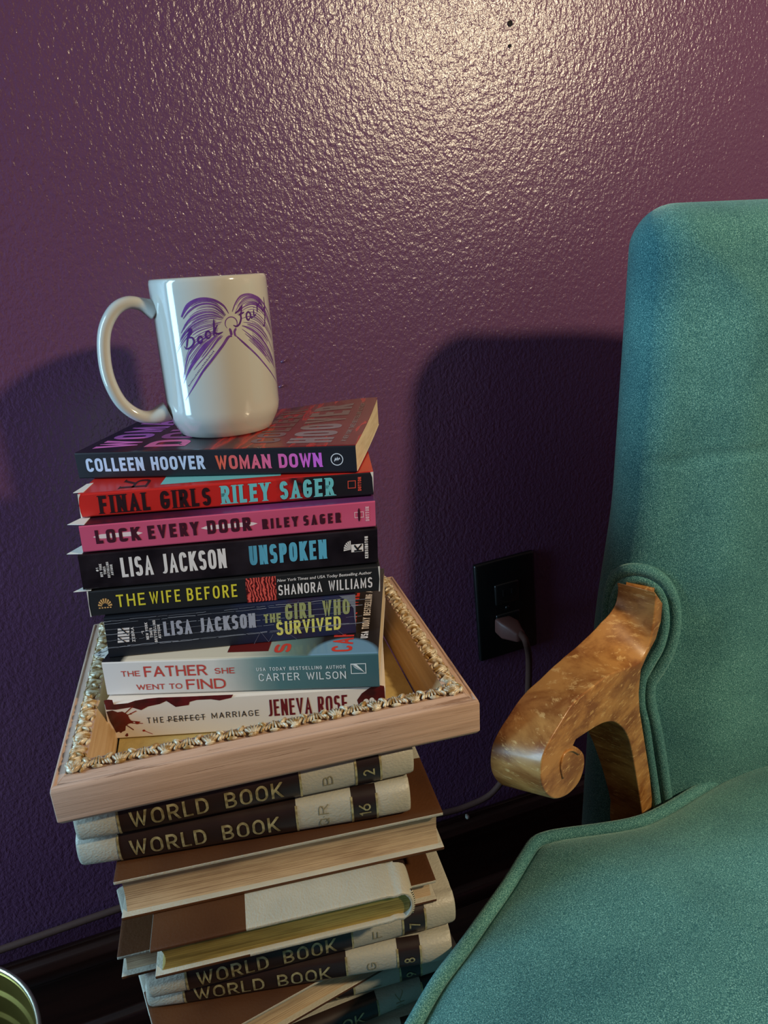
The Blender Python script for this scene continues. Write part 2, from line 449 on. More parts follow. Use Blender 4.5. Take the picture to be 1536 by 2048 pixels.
# measured outlines in metres (mug art: angle, height; arm: forward, height)
D = {"WL":[[[-1.4294,0.09093],[-1.4942,0.0963],[-1.6262,0.10053],[-1.7984,0.10227],[-1.958,0.10116],[-2.0954,0.09764],[-2.2149,0.09067]],[[-1.4887,0.08984],[-1.5924,0.09584],[-1.7278,0.09827],[-1.8964,0.0977],[-2.057,0.09399],[-2.1798,0.08907]],[[-1.5176,0.08838],[-1.6519,0.09191],[-1.8038,0.09287],[-1.9801,0.09074],[-2.1377,0.0859],[-2.2596,0.07929]],[[-1.5463,0.08693],[-1.7099,0.08848],[-1.8809,0.08741],[-2.0671,0.0837],[-2.2232,0.07768],[-2.3245,0.07249]],[[-1.5629,0.08543],[-1.7238,0.08387],[-1.8834,0.08276],[-2.0414,0.08],[-2.2073,0.0745],[-2.4128,0.06504]],[[-1.638,0.08047],[-1.7662,0.07775],[-1.9236,0.07399],[-2.0643,0.06955],[-2.1956,0.06282],[-2.346,0.04718]],[[-1.6322,0.07836],[-1.7518,0.07456],[-1.9141,0.06923],[-2.0822,0.06054],[-2.1997,0.05422],[-2.3544,0.04333]],[[-1.6113,0.07724],[-1.7026,0.07493],[-1.8686,0.06805],[-1.9856,0.06249],[-2.1236,0.0563],[-2.2634,0.04882]],[[-1.5888,0.07664],[-1.6564,0.07425],[-1.7707,0.0683],[-1.8989,0.06229],[-2.014,0.05774],[-2.1215,0.05307]],[[-1.5662,0.07603],[-1.6475,0.07317],[-1.7166,0.07024],[-1.7874,0.06676]]],"WR":[[[-1.3689,0.09202],[-1.3,0.09748],[-1.1889,0.1023],[-1.0346,0.10331],[-0.8826,0.1017],[-0.7242,0.09837],[-0.5247,0.0908],[-0.3212,0.08246]],[[-1.3276,0.09058],[-1.2208,0.09671],[-1.0782,0.0999],[-0.9097,0.09967],[-0.7607,0.0958],[-0.5766,0.08877],[-0.3234,0.07966]],[[-1.2839,0.08964],[-1.1567,0.09442],[-0.9604,0.09587],[-0.7754,0.09264],[-0.564,0.08545],[-0.3712,0.0742]],[[-1.21,0.08675],[-1.0243,0.08764],[-0.8525,0.08485],[-0.6464,0.07751],[-0.4093,0.067]],[[-1.19,0.08404],[-1.0099,0.08226],[-0.8199,0.07769],[-0.6036,0.06901],[-0.4312,0.05856]],[[-1.2263,0.08155],[-1.0411,0.07811],[-0.8629,0.07243],[-0.6655,0.06373],[-0.4453,0.05175]],[[-1.2328,0.07946],[-1.0432,0.07274],[-0.8329,0.0646],[-0.5992,0.05378],[-0.4134,0.04636]],[[-1.1863,0.07607],[-1.0197,0.06992],[-0.8234,0.06178],[-0.6096,0.05214]],[[-1.1265,0.07151],[-0.9347,0.06403],[-0.7339,0.0557],[-0.6163,0.05104]]],"BODY":[[[-1.4197,0.07494],[-1.4837,0.07466],[-1.5997,0.06876],[-1.8252,0.05835],[-1.97,0.05173],[-2.1463,0.04221],[-2.3674,0.03084]],[[-1.3656,0.07577],[-1.2096,0.06868],[-1.0033,0.06001],[-0.7832,0.05037],[-0.5398,0.04078],[-0.3275,0.03348]],[[-1.4467,0.08083],[-1.4294,0.07814],[-1.4283,0.0755]],[[-1.332,0.08039],[-1.3697,0.0779],[-1.3584,0.07468]],[[-1.4819,0.08096],[-1.4972,0.08191],[-1.506,0.08301],[-1.5076,0.0842],[-1.5021,0.08537],[-1.4898,0.08645],[-1.4715,0.08736],[-1.4485,0.08803],[-1.4223,0.08841],[-1.3949,0.08848],[-1.3681,0.08822],[-1.3439,0.08766],[-1.3242,0.08683],[-1.3106,0.0858],[-1.3043,0.08464],[-1.3057,0.08344],[-1.3147,0.08229],[-1.3307,0.08127],[-1.3523,0.08046]]],"TXT":[[[-2.0854,0.08217],[-2.1451,0.07652],[-2.1997,0.06841]],[[-2.1537,0.07968],[-2.1048,0.08221],[-2.0679,0.08162],[-2.0833,0.07904],[-2.1384,0.07651],[-2.0684,0.07587],[-2.051,0.07269],[-2.1174,0.06937],[-2.2031,0.06826],[-2.2351,0.0702]],[[-1.9044,0.0742],[-1.9092,0.07341],[-1.9178,0.07272],[-1.9292,0.07222],[-1.9421,0.07197],[-1.955,0.072],[-1.9662,0.0723],[-1.9744,0.07285],[-1.9785,0.07357],[-1.9781,0.07438],[-1.9733,0.07518],[-1.9645,0.07586],[-1.953,0.07636],[-1.9401,0.07661],[-1.9273,0.07658],[-1.9162,0.07628],[-1.9082,0.07573],[-1.9041,0.07501],[-1.9044,0.0742]],[[-1.7651,0.07733],[-1.7699,0.07652],[-1.7787,0.07582],[-1.7905,0.07532],[-1.8038,0.07507],[-1.8171,0.07511],[-1.8288,0.07543],[-1.8373,0.07599],[-1.8418,0.07673],[-1.8416,0.07755],[-1.8367,0.07836],[-1.8279,0.07905],[-1.8161,0.07956],[-1.8027,0.0798],[-1.7895,0.07976],[-1.7779,0.07945],[-1.7694,0.07888],[-1.7649,0.07815],[-1.7651,0.07733]],[[-1.6819,0.08788],[-1.6959,0.08118],[-1.7114,0.07601]],[[-1.6273,0.08408],[-1.6954,0.07936],[-1.6404,0.07761],[-1.5585,0.07863]],[[-1.1733,0.09604],[-1.2227,0.08942],[-1.2239,0.08681],[-1.2626,0.08327],[-1.3216,0.08166],[-1.3775,0.08267]],[[-1.3211,0.09056],[-1.2321,0.09311],[-1.1733,0.09604]],[[-1.2645,0.08931],[-1.1531,0.09101]],[[-1.0396,0.08796],[-1.0453,0.08704],[-1.055,0.08625],[-1.0676,0.08568],[-1.0814,0.0854],[-1.0948,0.08546],[-1.1062,0.08583],[-1.1142,0.08647],[-1.118,0.08731],[-1.1172,0.08825],[-1.1119,0.08916],[-1.1026,0.08995],[-1.0905,0.09052],[-1.0768,0.0908],[-1.0632,0.09075],[-1.0515,0.09038],[-1.0429,0.08974],[-1.0388,0.0889],[-1.0396,0.08796]],[[-1.0233,0.09028],[-1.0247,0.08658],[-0.9715,0.08717]],[[-0.9478,0.09213],[-0.9511,0.0879],[-0.8959,0.08876]],[[-0.9365,0.09369],[-0.9309,0.09324]],[[-0.8443,0.09658],[-0.8627,0.08972]],[[-0.8452,0.09392],[-0.7696,0.09636],[-0.7304,0.09464]],[[-0.7234,0.09355],[-0.6942,0.09023],[-0.6043,0.09374]],[[-0.6083,0.10022],[-0.611,0.09268],[-0.6647,0.08197],[-0.7057,0.0794],[-0.7483,0.08093]]],"URL":[[-2.2564,0.04116],[-1.7291,0.06604]],"HDIR":[-0.9987133405286737,-0.05071157116534418],"HAND":[[0.0418,0.0949],[0.05,0.0998],[0.0602,0.1019],[0.0704,0.097],[0.0789,0.0842],[0.0826,0.0666],[0.0823,0.0482],[0.0767,0.0306],[0.0665,0.0197],[0.0558,0.0168],[0.044,0.02]],"BL1":[[0.0006,1.1],[0.0155,1.12],[0.0304,1.101],[0.0325,0.974],[0.0836,0.986],[0.1092,1.042],[0.1518,1.075],[0.1944,1.085],[0.2795,1.065],[0.3647,1.051],[0.4584,1.036],[0.4499,0.95],[0.4073,0.898],[0.3775,0.947],[0.3264,0.952],[0.3008,0.911],[0.2966,0.827],[0.2497,0.798],[0.2199,0.98],[0.1944,0.907],[0.1518,0.859],[0.1262,0.771],[0.0922,0.868],[0.0368,0.827],[0.0027,0.842]],"BL2":[[0.0027,0.793],[0.024,0.816],[0.0411,0.754],[0.0581,0.769],[0.0751,0.679],[0.0802,0.546],[0.0922,0.435],[0.0751,0.418],[0.0624,0.359],[0.0581,0.231],[0.0474,0.205],[0.0411,0.17],[0.0347,0.212],[0.024,0.186],[0.0176,0.351],[0.0091,0.517]],"BL3":[[0.8973,0.664],[0.9149,0.841],[0.9424,0.976],[0.9659,1.059],[0.9953,1.006],[0.9992,0.507],[0.9659,0.472],[0.9267,0.46],[0.9032,0.494]],"DROP":[[0.1049,0.428],[0.1241,0.199],[0.1347,0.153],[0.0602,0.093],[0.0624,0.131],[0.0871,0.69],[0.0922,0.622],[0.0858,0.438]],"RING":[[0.9294,0.6],[0.9502,0.633]],"SEAT":[[0.1147,0.3355],[0.1418,0.3557],[0.1681,0.371],[0.1983,0.39],[0.2309,0.4105],[0.2625,0.4327],[0.2774,0.442],[0.2908,0.4433],[0.3084,0.4402],[0.3366,0.4332],[0.3632,0.4275],[0.3872,0.4252],[0.417,0.4283],[0.4498,0.4344],[0.4847,0.4406],[0.5225,0.4482],[0.5683,0.4517]],"ARM":[[0.0095,-0.2772],[0.0101,-0.2982],[0.0149,-0.3178],[0.0308,-0.3285],[0.0612,-0.3216],[0.0904,-0.3128],[0.1201,-0.3104],[0.144,-0.3097],[0.1647,-0.318],[0.1785,-0.3253],[0.1861,-0.3347],[0.1876,-0.3501],[0.181,-0.3662],[0.1673,-0.3813],[0.1487,-0.39],[0.132,-0.39],[0.124,-0.3813],[0.1241,-0.3689],[0.1319,-0.3578],[0.1423,-0.3484],[0.1387,-0.3455],[0.1186,-0.3494],[0.1005,-0.3536],[0.0875,-0.3585],[0.0718,-0.3678],[0.0534,-0.3862],[0.039,-0.41],[0.0208,-0.457],[0.0,-0.515]],"SPIR":[[0.1572,-0.3682],[0.1608,-0.3547],[0.1561,-0.3477],[0.1451,-0.3508],[0.134,-0.3607]],"ARMQ":[0.39969621341365125,0.4389663614606088,-0.515],"FA":[-0.8983931330123596,-0.4391921886329909],"AN":[0.4391921886329909,-0.8983931330123596],"CORD":[[0.3981,0.672,-0.4276],[0.4077,0.668,-0.4438],[0.4259,0.69,-0.4923],[0.4271,0.7,-0.5822],[0.408,0.706,-0.6529],[0.3809,0.706,-0.6895],[0.3435,0.708,-0.7005],[0.3024,0.708,-0.699],[0.1763,0.708,-0.6845],[0.0172,0.708,-0.6822],[-0.1146,0.708,-0.6856],[-0.231,0.708,-0.6897],[-0.3277,0.708,-0.6921]],"HOLE":[[0.4133,0.72,0.2188],[0.4128,0.72,0.1996],[0.1541,0.72,-0.0849],[0.1494,0.72,-0.1097],[0.3453,0.72,-0.7238]],"ARMB":[[-0.0163,-0.5276],[0.0011,-0.4708],[0.0196,-0.4215],[0.0351,-0.3811],[0.0398,-0.3599],[0.0389,-0.3382],[0.0287,-0.3295],[0.0125,-0.3204],[0.0039,-0.3057],[0.0036,-0.2889],[0.0221,-0.2708]],"WELT":[[[0.3902,0.4944,-0.3255],[0.3924,0.4967,-0.3046],[0.3954,0.4942,-0.2837],[0.4003,0.4817,-0.2712],[0.4122,0.4694,-0.2707],[0.4243,0.4632,-0.2811],[0.432,0.4586,-0.2992],[0.4338,0.4561,-0.3227],[0.4295,0.4563,-0.3476],[0.4221,0.4583,-0.3663],[0.4152,0.4603,-0.3801],[0.4149,0.4593,-0.4002],[0.4193,0.4563,-0.4218],[0.4243,0.4524,-0.4492],[0.4292,0.4484,-0.4828],[0.4342,0.4441,-0.5186],[0.4406,0.4406,-0.5603]],[[0.3914,0.4886,-0.324],[0.3935,0.4902,-0.3025],[0.3972,0.4848,-0.2857],[0.4036,0.4757,-0.2779],[0.4131,0.4682,-0.2807],[0.4221,0.4631,-0.2939],[0.4254,0.46,-0.3175],[0.4222,0.4598,-0.3408],[0.4143,0.4619,-0.3593],[0.4079,0.4636,-0.3762],[0.4072,0.4626,-0.3999],[0.4115,0.4595,-0.4215],[0.4158,0.4558,-0.4546],[0.4206,0.4518,-0.4884],[0.4251,0.4477,-0.5243],[0.4298,0.444,-0.5655]]]}

# ------------------------------------------------------------------ the room
PURPLE = wall_paint('purple_wall_paint', srgb(98, 62, 94), srgb(104, 66, 98))
FLOORM = wood('dark_floor_boards', srgb(30, 16, 12), srgb(48, 26, 18), (3, 40, 40), 0.35)
BASEM = wood('dark_stained_trim', srgb(32, 15, 12), srgb(46, 22, 17), (4, 60, 60), 0.28, coat=0.3)
CEILM = M('ceiling_paint', srgb(120, 112, 106), 0.9)
X0, X1, Y0, ZC = -1.3, 2.1, -2.0, 2.45
structure(box('wall_back', (X0 - .1, WALL_Y, 0), (X1 + .1, WALL_Y + .1, ZC), PURPLE))
structure(box('wall_right', (X1, Y0, 0), (X1 + .1, WALL_Y, ZC), PURPLE))
structure(box('wall_front', (X0 - .1, Y0 - .1, 0), (X1 + .1, Y0, ZC), PURPLE))
structure(box('floor', (X0 - .1, Y0 - .1, -.06), (X1 + .1, WALL_Y + .1, 0), FLOORM))
structure(box('ceiling', (X0 - .1, Y0 - .1, ZC), (X1 + .1, WALL_Y + .1, ZC + .06), CEILM))
WY0, WY1, WZ0, WZ1 = 0.28, 0.66, 0.30, 1.76
vs, fs = [], []
for a, b in (((X0 - .1, Y0, 0), (X0, WY0, ZC)), ((X0 - .1, WY1, 0), (X0, WALL_Y, ZC)), ((X0 - .1, WY0, 0), (X0, WY1, WZ0)), ((X0 - .1, WY0, WZ1), (X0, WY1, ZC))):
    v, f = box_vf(*a, *b); fs += [tuple(i + len(vs) for i in q) for q in f]; vs += v
structure(mesh('wall_left', vs, fs, PURPLE))
wf = structure(thing('window_1', 'window in the left wall', 'window', (X0 - .05, (WY0 + WY1) / 2, WZ0)))
WHITE = M('white_window_paint', srgb(225, 225, 220), 0.4)
PANE = M('window_glass', (0.85, 0.92, 1, 1), 0.05)
PANE.node_tree.nodes['Principled BSDF'].inputs['Transmission Weight'].default_value = 1.0
hw, hz = (WY1 - WY0) / 2, WZ1 - WZ0
vs, fs = [], []
for a, b in (((-.03, -hw, 0), (.03, -hw + .04, hz)), ((-.03, hw - .04, 0), (.03, hw, hz)), ((-.03, -hw, 0), (.03, hw, .04)), ((-.03, -hw, hz - .04), (.03, hw, hz)), ((-.02, -.02, 0), (.02, .02, hz))):
    v, f = box_vf(*a, *b); fs += [tuple(i + len(vs) for i in q) for q in f]; vs += v
structure(mesh('window_frame', vs, fs, WHITE, wf)); structure(box('window_pane', (-.034, -hw, 0), (-.031, hw, hz), PANE, wf))

# baseboard with a rounded cap moulding, and its shoe at the floor
BT = E - 0.722                 # baseboard top
prof = [(0, 0), (-.026, 0), (-.026, .012), (-.022, .022), (-.014, .026), (-.014, BT - .034), (-.017, BT - .028), (-.0175, BT - .016), (-.013, BT - .008), (-.007, BT - .004), (-.006, BT), (0, BT)]
v = [(x, WALL_Y + y, z) for x in (X0, X1) for y, z in prof]; n = len(prof)
f = [(i, (i + 1) % n, n + (i + 1) % n, n + i) for i in range(n)] + [tuple(range(n)), tuple(range(n, 2 * n))]
structure(bevel(mesh('baseboard_back', v, f, BASEM), .0015, 2, 25))
wb = bpy.data.objects['wall_back']
HOLEM = M('nail_hole_dark', srgb(20, 12, 18), 0.8)
for i, (x, y, z) in enumerate(D['HOLE'][:2]):
    r = .0022 if i == 0 else .0013
    v, f = lathe_vf([(0, -.0006), (r * .7, -.0005), (r, .0001), (r * 1.25, .0003)], 14)
    o = mesh('nail_hole', v, f, HOLEM, None, (x, WALL_Y - .0006, E + z), True); o.rotation_euler = (radians(90), 0, 0); structure(o); o.parent = wb
for x, y, z in D['HOLE'][2:4]:
    v, f = lathe_vf([(.003, 0), (.0026, .0008), (.0014, .0015), (0, .0017)], 14)
    o = mesh('paint_drip', [(a * 1.0, b * .55, c) for a, b, c in v], f, PURPLE, None, (x, WALL_Y - .0002, E + z), True); o.rotation_euler = (radians(90), radians(-20), 0); structure(o); o.parent = wb

# ------------------------------------------------------------------ outlet, plug and cord
BLACK = M('black_plastic', srgb(14, 13, 14), 0.35)
BROWN = M('brown_cord_plastic', srgb(86, 58, 50), 0.7, spec=.25)
out = thing('power_outlet', 'black power outlet plate on the purple wall behind the chair arm', 'outlet', (0.408, WALL_Y, E - 0.417))
out.rotation_euler = (0, radians(-3.0), 0)
bevel(box('cover_plate', (-.042, -.006, -.068), (.042, .002, .068), BLACK, out), .003, 3)
for dz in (.021, -.021):
    rc = bevel(box('receptacle', (-.017, -.0085, dz - .0145), (.017, -.004, dz + .0145), M('outlet_face', srgb(22, 20, 20), .3), out), .004, 3)
    for sx, hh in ((-.006, .0045), (.006, .0035)):
        box('slot', (sx - .0008, -.0088, dz + .002 - hh), (sx + .0008, -.008, dz + .002 + hh), M('slot_black', (0.001, 0.001, 0.001, 1), .9), rc)
v, f = lathe_vf([(0, .001), (.0026, .001), (.003, 0)], 12)
o = mesh('screw', v, f, BLACK, out, (0, -.0065, 0), True); o.rotation_euler = (radians(90), 0, 0)
cd = thing('appliance_cable', 'brown power cord plugged into the wall outlet and trailing along the baseboard', 'cord', (0.398, WALL_Y, E - 0.43))
rel = lambda p: Vector((p[0], p[1], E + p[2])) - cd.location
path = [rel(p) for p in D['CORD']]
path[0] = Vector((0.012, -.034, -.010))
v, f = tube_vf(catmull(path, 8), .0042, 10)
mesh('cord', v, f, BROWN, cd, smooth=True)
pv = []; pf = []
secs = [(-.009, .011, .010), (-.022, .0125, .011), (-.030, .009, .009), (-.040, .006, .006)]
for y, a, b in secs:
    cx, cz = (-.009 - y) * .35, (-.009 - y) * -.25
    for sx, sz in ((-1, -1), (1, -1), (1, 1), (-1, 1)): pv.append((cx + sx * a, y, cz + sz * b))
for i in range(3):
    for j in range(4): pf.append((i * 4 + j, i * 4 + (j + 1) % 4, i * 4 + 4 + (j + 1) % 4, i * 4 + 4 + j))
pf += [(0, 1, 2, 3), (12, 13, 14, 15)]
bevel(mesh('plug', pv, pf, M('brown_plug_plastic', srgb(92, 56, 50), .5), cd, (0, 0, -.006)), .003, 3)
x, y, z = D['HOLE'][4]
v, f = lathe_vf([(0, .004), (.0022, .0035), (.003, .001), (.0026, -.002)], 14)
o = mesh('cable_tack', v, f, M('pale_tack', srgb(190, 180, 165), .3), None, (x, WALL_Y - .006, E + z), True); o.rotation_euler = (radians(90), 0, 0)
tag(o, 'tiny pale tack on the baseboard cap under the brown cord', 'tack')

# ------------------------------------------------------------------ brass bin
BRASS = M('brass_metal', srgb(140, 126, 66), 0.36, 0.85, var=(srgb(110, 98, 46), (14, 14, 14), .2))
BRIM = M('brass_rim', srgb(225, 220, 190), 0.25, 0.9)
bn = thing('brass_bin', 'round brass-coloured bin with a ribbed inside standing on the floor', 'bin', (-0.278, 0.503, 0))
TZ = E - 0.60
v, f = lathe_vf([(0, .002), (.098, 0), (.1, .004), (.1195, TZ - .004), (.1205, TZ - .002), (.118, TZ - .003), (.1165, TZ - .022), (.1135, TZ - .026), (.1125, TZ - .046), (.1095, TZ - .05), (.1085, TZ - .075), (.1055, TZ - .079), (.097, .008), (0, .006)], 96)
o = mesh('body', v, f, BRASS, bn, smooth=True); bevel(o, .0008, 2, 20)
v, f = tube_vf([(.1205 * cos(a), .1205 * sin(a), TZ) for a in [2 * pi * i / 96 for i in range(96)]], .0022, 10, True)
mesh('rim', v, f, BRIM, bn, smooth=True)

# ------------------------------------------------------------------ books
PAGE_W = pages('paper_edges_cream', srgb(226, 206, 172), srgb(196, 172, 136))
PAGE_P = pages('paper_edges_tan', srgb(198, 172, 136), srgb(150, 122, 92), fine=1500.0)
PAGE_G = pages('gilt_edges', srgb(196, 168, 92), srgb(140, 116, 56), 0.45, 0.55, 900.0)
PAPER = M('white_paper', srgb(232, 230, 226), 0.7)
INK = {}
def ink(r, g, b, rough=.45):
    k = (r, g, b, rough)
    if k not in INK: INK[k] = M('ink', srgb(r, g, b), rough, spec=.3)
    return INK[k]
def smooth01(t): t = min(max(t, 0.0), 1.0); return t * t * (3 - 2 * t)

def shell_mesh(outer, inner, xs, mats, matfn, warp=None):
    """sheet of card bent round a book: matching outer and inner lines (y, z) extruded over the stations xs"""
    m = len(outer); v = []; f = []; mi = []
    for x in xs:
        for line in (outer, inner):
            for y, z in line:
                v.append(warp(x, y, z) if warp else (x, y, z))
    st = 2 * m
    for i in range(len(xs) - 1):
        for j in range(m - 1):
            a, b = i * st + j, (i + 1) * st + j
            k = matfn((xs[i] + xs[i + 1]) / 2, (outer[j][0] + outer[j + 1][0]) / 2, (outer[j][1] + outer[j + 1][1]) / 2)
            f.append((a, b, b + 1, a + 1)); mi.append(k)
            f.append((a + m, a + m + 1, b + m + 1, b + m)); mi.append(0 if len(mats) < 4 else 3)
        for j in (0, m - 1):
            a, b = i * st + j, (i + 1) * st + j
            f.append((a, a + m, b + m, b)); mi.append(mi[-2])
    for i in (0, len(xs) - 1):
        for j in range(m - 1):
            a = i * st + j; f.append((a, a + 1, a + m + 1, a + m))
            mi.append(matfn(xs[i] + (1e-5 if i == 0 else -1e-5), (outer[j][0] + outer[j + 1][0]) / 2, (outer[j][1] + outer[j + 1][1]) / 2))
    return v, f, mi

EDGE = M('worn_card_edge', srgb(214, 208, 200), .7)
def paperback(label, pos, yaw, L, T, Dp, spine, front, back=None, curl=None, lean=0.0, pg=None):
    """root at the lower left corner of the spine: x along the spine, y away from the reader, z up"""
    root = thing('paperback_book', label, 'book', (pos[0], pos[1], E + pos[2] - T), radians(yaw), 'paperback novels stacked in the picture frame')
    c, r = .0005, .0012
    ys = [Dp * i / 12 for i in range(12, 0, -1)]
    outer = [(y, 0) for y in ys] + [(r * 1.6, 0), (r * .45, r * .3), (0, r)] + [(0, T - r), (r * .45, T - r * .3), (r * 1.6, T)] + [(y, T) for y in reversed(ys)]
    inner = [(y, c) for y in ys] + [(r * 1.8, c), (r * 1.1, c + r * .2), (c, r)] + [(c, T - r), (r * 1.1, T - c - r * .2), (r * 1.8, T - c)] + [(y, T - c) for y in reversed(ys)]
    cz = (lambda x, y: 0.0) if not curl else curl
    def warp(x, y, z): return (x + lean * z, y, z + (cz(x, y) if z > T * .5 else cz(x, y) * .45))
    xs = [L * i / 16 for i in range(17)]
    mf = lambda x, y, z: 0 if z < r * .31 else (2 if (z > T - r * .31 or (y > r and z > T / 2)) else 1)
    v, f, mi = shell_mesh(outer, inner, xs, [back or spine, spine, front, EDGE], mf, warp)
    mesh('cover', v, f, [back or spine, spine, front, EDGE], root, mi=mi)
    # page block, following the cover
    pv = []; pf = []
    ny, nx, nz = 12, 16, 5
    idx = {}
    y0, y1 = c * 1.5, Dp - .0008
    def P(i, j, k):
        key = (i, j, k)
        if key not in idx:
            x = .0004 + (L - .0008) * i / nx; y = y0 + (y1 - y0) * j / ny
            zb = c + cz(x, y) * .45; zt = T - c + cz(x, y)
            z = zb + (zt - zb) * k / nz
            idx[key] = len(pv); pv.append((x + lean * z, y, z))
        return idx[key]
    for i in range(nx):
        for j in range(ny):
            for k in (0, nz): pf.append((P(i, j, k), P(i + 1, j, k), P(i + 1, j + 1, k), P(i, j + 1, k)))
    for k in range(nz):
        for j in range(ny):
            for i in (0, nx): pf.append((P(i, j, k), P(i, j + 1, k), P(i, j + 1, k + 1), P(i, j, k + 1)))
        for i in range(nx):
            for j in (0, ny): pf.append((P(i, j, k), P(i + 1, j, k), P(i + 1, j, k + 1), P(i, j, k + 1)))
    mesh('page_block', pv, pf, pg or PAGE_W, root)
    root['_L'] = L; root['_T'] = T
    root['_lean'] = lean
    return root

def spine_print(root, name, polys, mat, off=.00015):
    l = root['_lean']
    return printed(name, polys, mat, root, (0, 0, 0), fn=lambda u, v: (u + l * v, -off, v))
def top_print(root, name, polys, mat, cz=None, off=.00015):
    T = root['_T']; l = root['_lean']
    return printed(name, polys, mat, root, (0, 0, 0), fn=lambda u, v: (u + l * T, v, T + off + (cz(u, v) if cz else 0)))
def sp(root, txt, f0, f1, z0, z1, mat, **kw):
    """title lettering on the spine between fractions of its length and thickness"""
    L, T = root['_L'], root['_T']
    H = (z1 - z0) * T
    return spine_print(root, 'title_lettering', moved(lettering(txt, (f1 - f0) * L, H, **kw), f0 * L, z0 * T), mat)
def spv(root, txt, f0, f1, z0, z1, mat, **kw):
    """small lettering that reads upwards on the spine"""
    L, T = root['_L'], root['_T']
    H = (f1 - f0) * L; W = (z1 - z0) * T
    return turned(lettering(txt, W, H, **kw), f0 * L, z0 * T)

# --- black novel, orange and magenta title, under the mug
wd_curl = lambda x, y: .0085 * smooth01((x - .10) / .11) * (y / .14) ** 2.2
WDS = M('charcoal_cover', srgb(33, 34, 40), .32, var=(srgb(38, 39, 46), (30, 30, 30), .2))
m, nt, b = new_mat('night_cover_art')
v0 = coords(nt); n1 = N(nt, 'ShaderNodeTexNoise', Scale=1.0, Detail=4.0); nt.links.new(coords(nt, (60, 9, 40), (0, 0, radians(8))), n1.inputs['Vector'])
sx = nt.nodes.new('ShaderNodeSeparateXYZ'); nt.links.new(v0, sx.inputs[0])
ma = nt.nodes.new('ShaderNodeMath'); ma.operation = 'MULTIPLY_ADD'; ma.inputs[1].default_value = 3.2; nt.links.new(sx.outputs['X'], ma.inputs[0]); nt.links.new(n1.outputs['Fac'], ma.inputs[2])
nt.links.new(ramp(nt, ma.outputs[0], [(0.66, srgb(30, 30, 42)), (0.88, srgb(74, 30, 36)), (0.98, srgb(190, 44, 34)), (1.0, srgb(120, 36, 36))]), b.inputs['Base Color'])
b.inputs['Roughness'].default_value = .22
NIGHT = m
wd = paperback('black paperback with orange and magenta spine title, topmost, under the white mug', (-.043, .557, -.117), -26.5, .209, .020, .140, WDS, NIGHT, WDS, wd_curl)
fx = lambda px: (px - 148) / 561.0
sp(wd, 'COLLEEN HOOVER', fx(168), fx(411), .27, .78, ink(196, 208, 232), stroke=.2, gap=.12, space=.32)
TG = Mramp('orange_to_magenta_ink', [(.50, srgb(226, 96, 52)), (.66, srgb(228, 104, 130)), (.86, srgb(214, 104, 214))], .209, rough=.4)
sp(wd, 'WOMAN DOWN', fx(434), fx(643), .24, .76, TG, stroke=.2, gap=.12, space=.32)
L, T = .209, .020
mono = stroke_polys([(0, 0), (.0008, .0022), (.0012, .0008), (.0022, .0026), (.0025, .0009), (.0036, .0024), (.004, .0014)], .0005)
spine_print(wd, 'publisher_emblem', ring(fx(672) * L, .5 * T, .0042, .0006) + moved(mono, fx(672) * L - .0019, .5 * T - .0014), ink(225, 225, 230))
def cover_words(root, txt, x0, x1, y0, y1, mat, cz=None, **kw):
    """cover title: reads away from the spine, its top towards the left end"""
    H = x1 - x0; ps = lettering(txt, y1 - y0, H, sub=.006, **kw)
    return top_print(root, 'cover_title', [[(x1 - y, y0 + x) for x, y in q] for q in ps], mat, cz)
cover_words(wd, 'WOMAN', .008, .040, .012, .130, ink(214, 116, 200), wd_curl, stroke=.2)
cover_words(wd, 'DOWN', .048, .080, .012, .118, ink(206, 104, 160), wd_curl, stroke=.2)
cover_words(wd, 'COLLEEN', .128, .150, .014, .124, ink(120, 92, 98), wd_curl, stroke=.2)
cover_words(wd, 'HOOVER', .157, .190, .010, .126, ink(142, 124, 130), wd_curl, stroke=.2)
cover_words(wd, '#1 NEW YORK TIMES BESTSELLING AUTHOR', .1965, .2005, .012, .124, ink(150, 132, 132), wd_curl, stroke=.18)

# --- red novel
REDS = Mramp('red_fading_to_black_cover', [(0, srgb(206, 44, 38)), (.66, srgb(200, 40, 36)), (.72, srgb(150, 32, 32)), (.77, srgb(30, 28, 32)), (1, srgb(34, 33, 38))], .206, jag=.22, jscale=130, rough=.3)
REDT = M('red_cover', srgb(208, 46, 38), .3, var=(srgb(190, 38, 34), (30, 12, 10), .15))
fg = paperback('red paperback whose spine turns black at the right end, second from the top', (-.044, .517, -.1375), -15.6, .206, .0175, .130, REDS, REDT, REDT, lean=.05)
fx = lambda px: (px - 151) / 592.0
sp(fg, 'FINAL GIRLS', fx(190), fx(412), .11, .87, ink(44, 22, 26), stroke=.19, serif=True, gap=.16, space=.22, n=2.2)
sp(fg, 'RILEY SAGER', fx(433), fx(662), .12, .89, ink(112, 196, 200), stroke=.19, serif=True, gap=.15, space=.24, n=2.2)
RI = ink(226, 84, 66)
L, T = .206, .0175
bx = stroke_polys([(fx(691) * L, .38 * T), (fx(706) * L, .38 * T), (fx(706) * L, .68 * T), (fx(691) * L, .68 * T), (fx(691) * L, .38 * T)], .0005)
spine_print(fg, 'publisher_emblem', bx + spv(fg, 'DUTTON', fx(711), fx(718), .24, .82, RI, stroke=.22), RI)
top_print(fg, 'cover_title', [[(.026 + y * .5, .006 + x) for x, y in q] for q in lettering('R', .02, .04, stroke=.1, serif=True)], ink(60, 20, 24))
top_print(fg, 'cover_teal_strip', [rect(.055, .008, .14, .03)], ink(120, 196, 200))
wear = [rect(0.0, .0, .0012, .006), rect(.0, .012, .0008, T)]
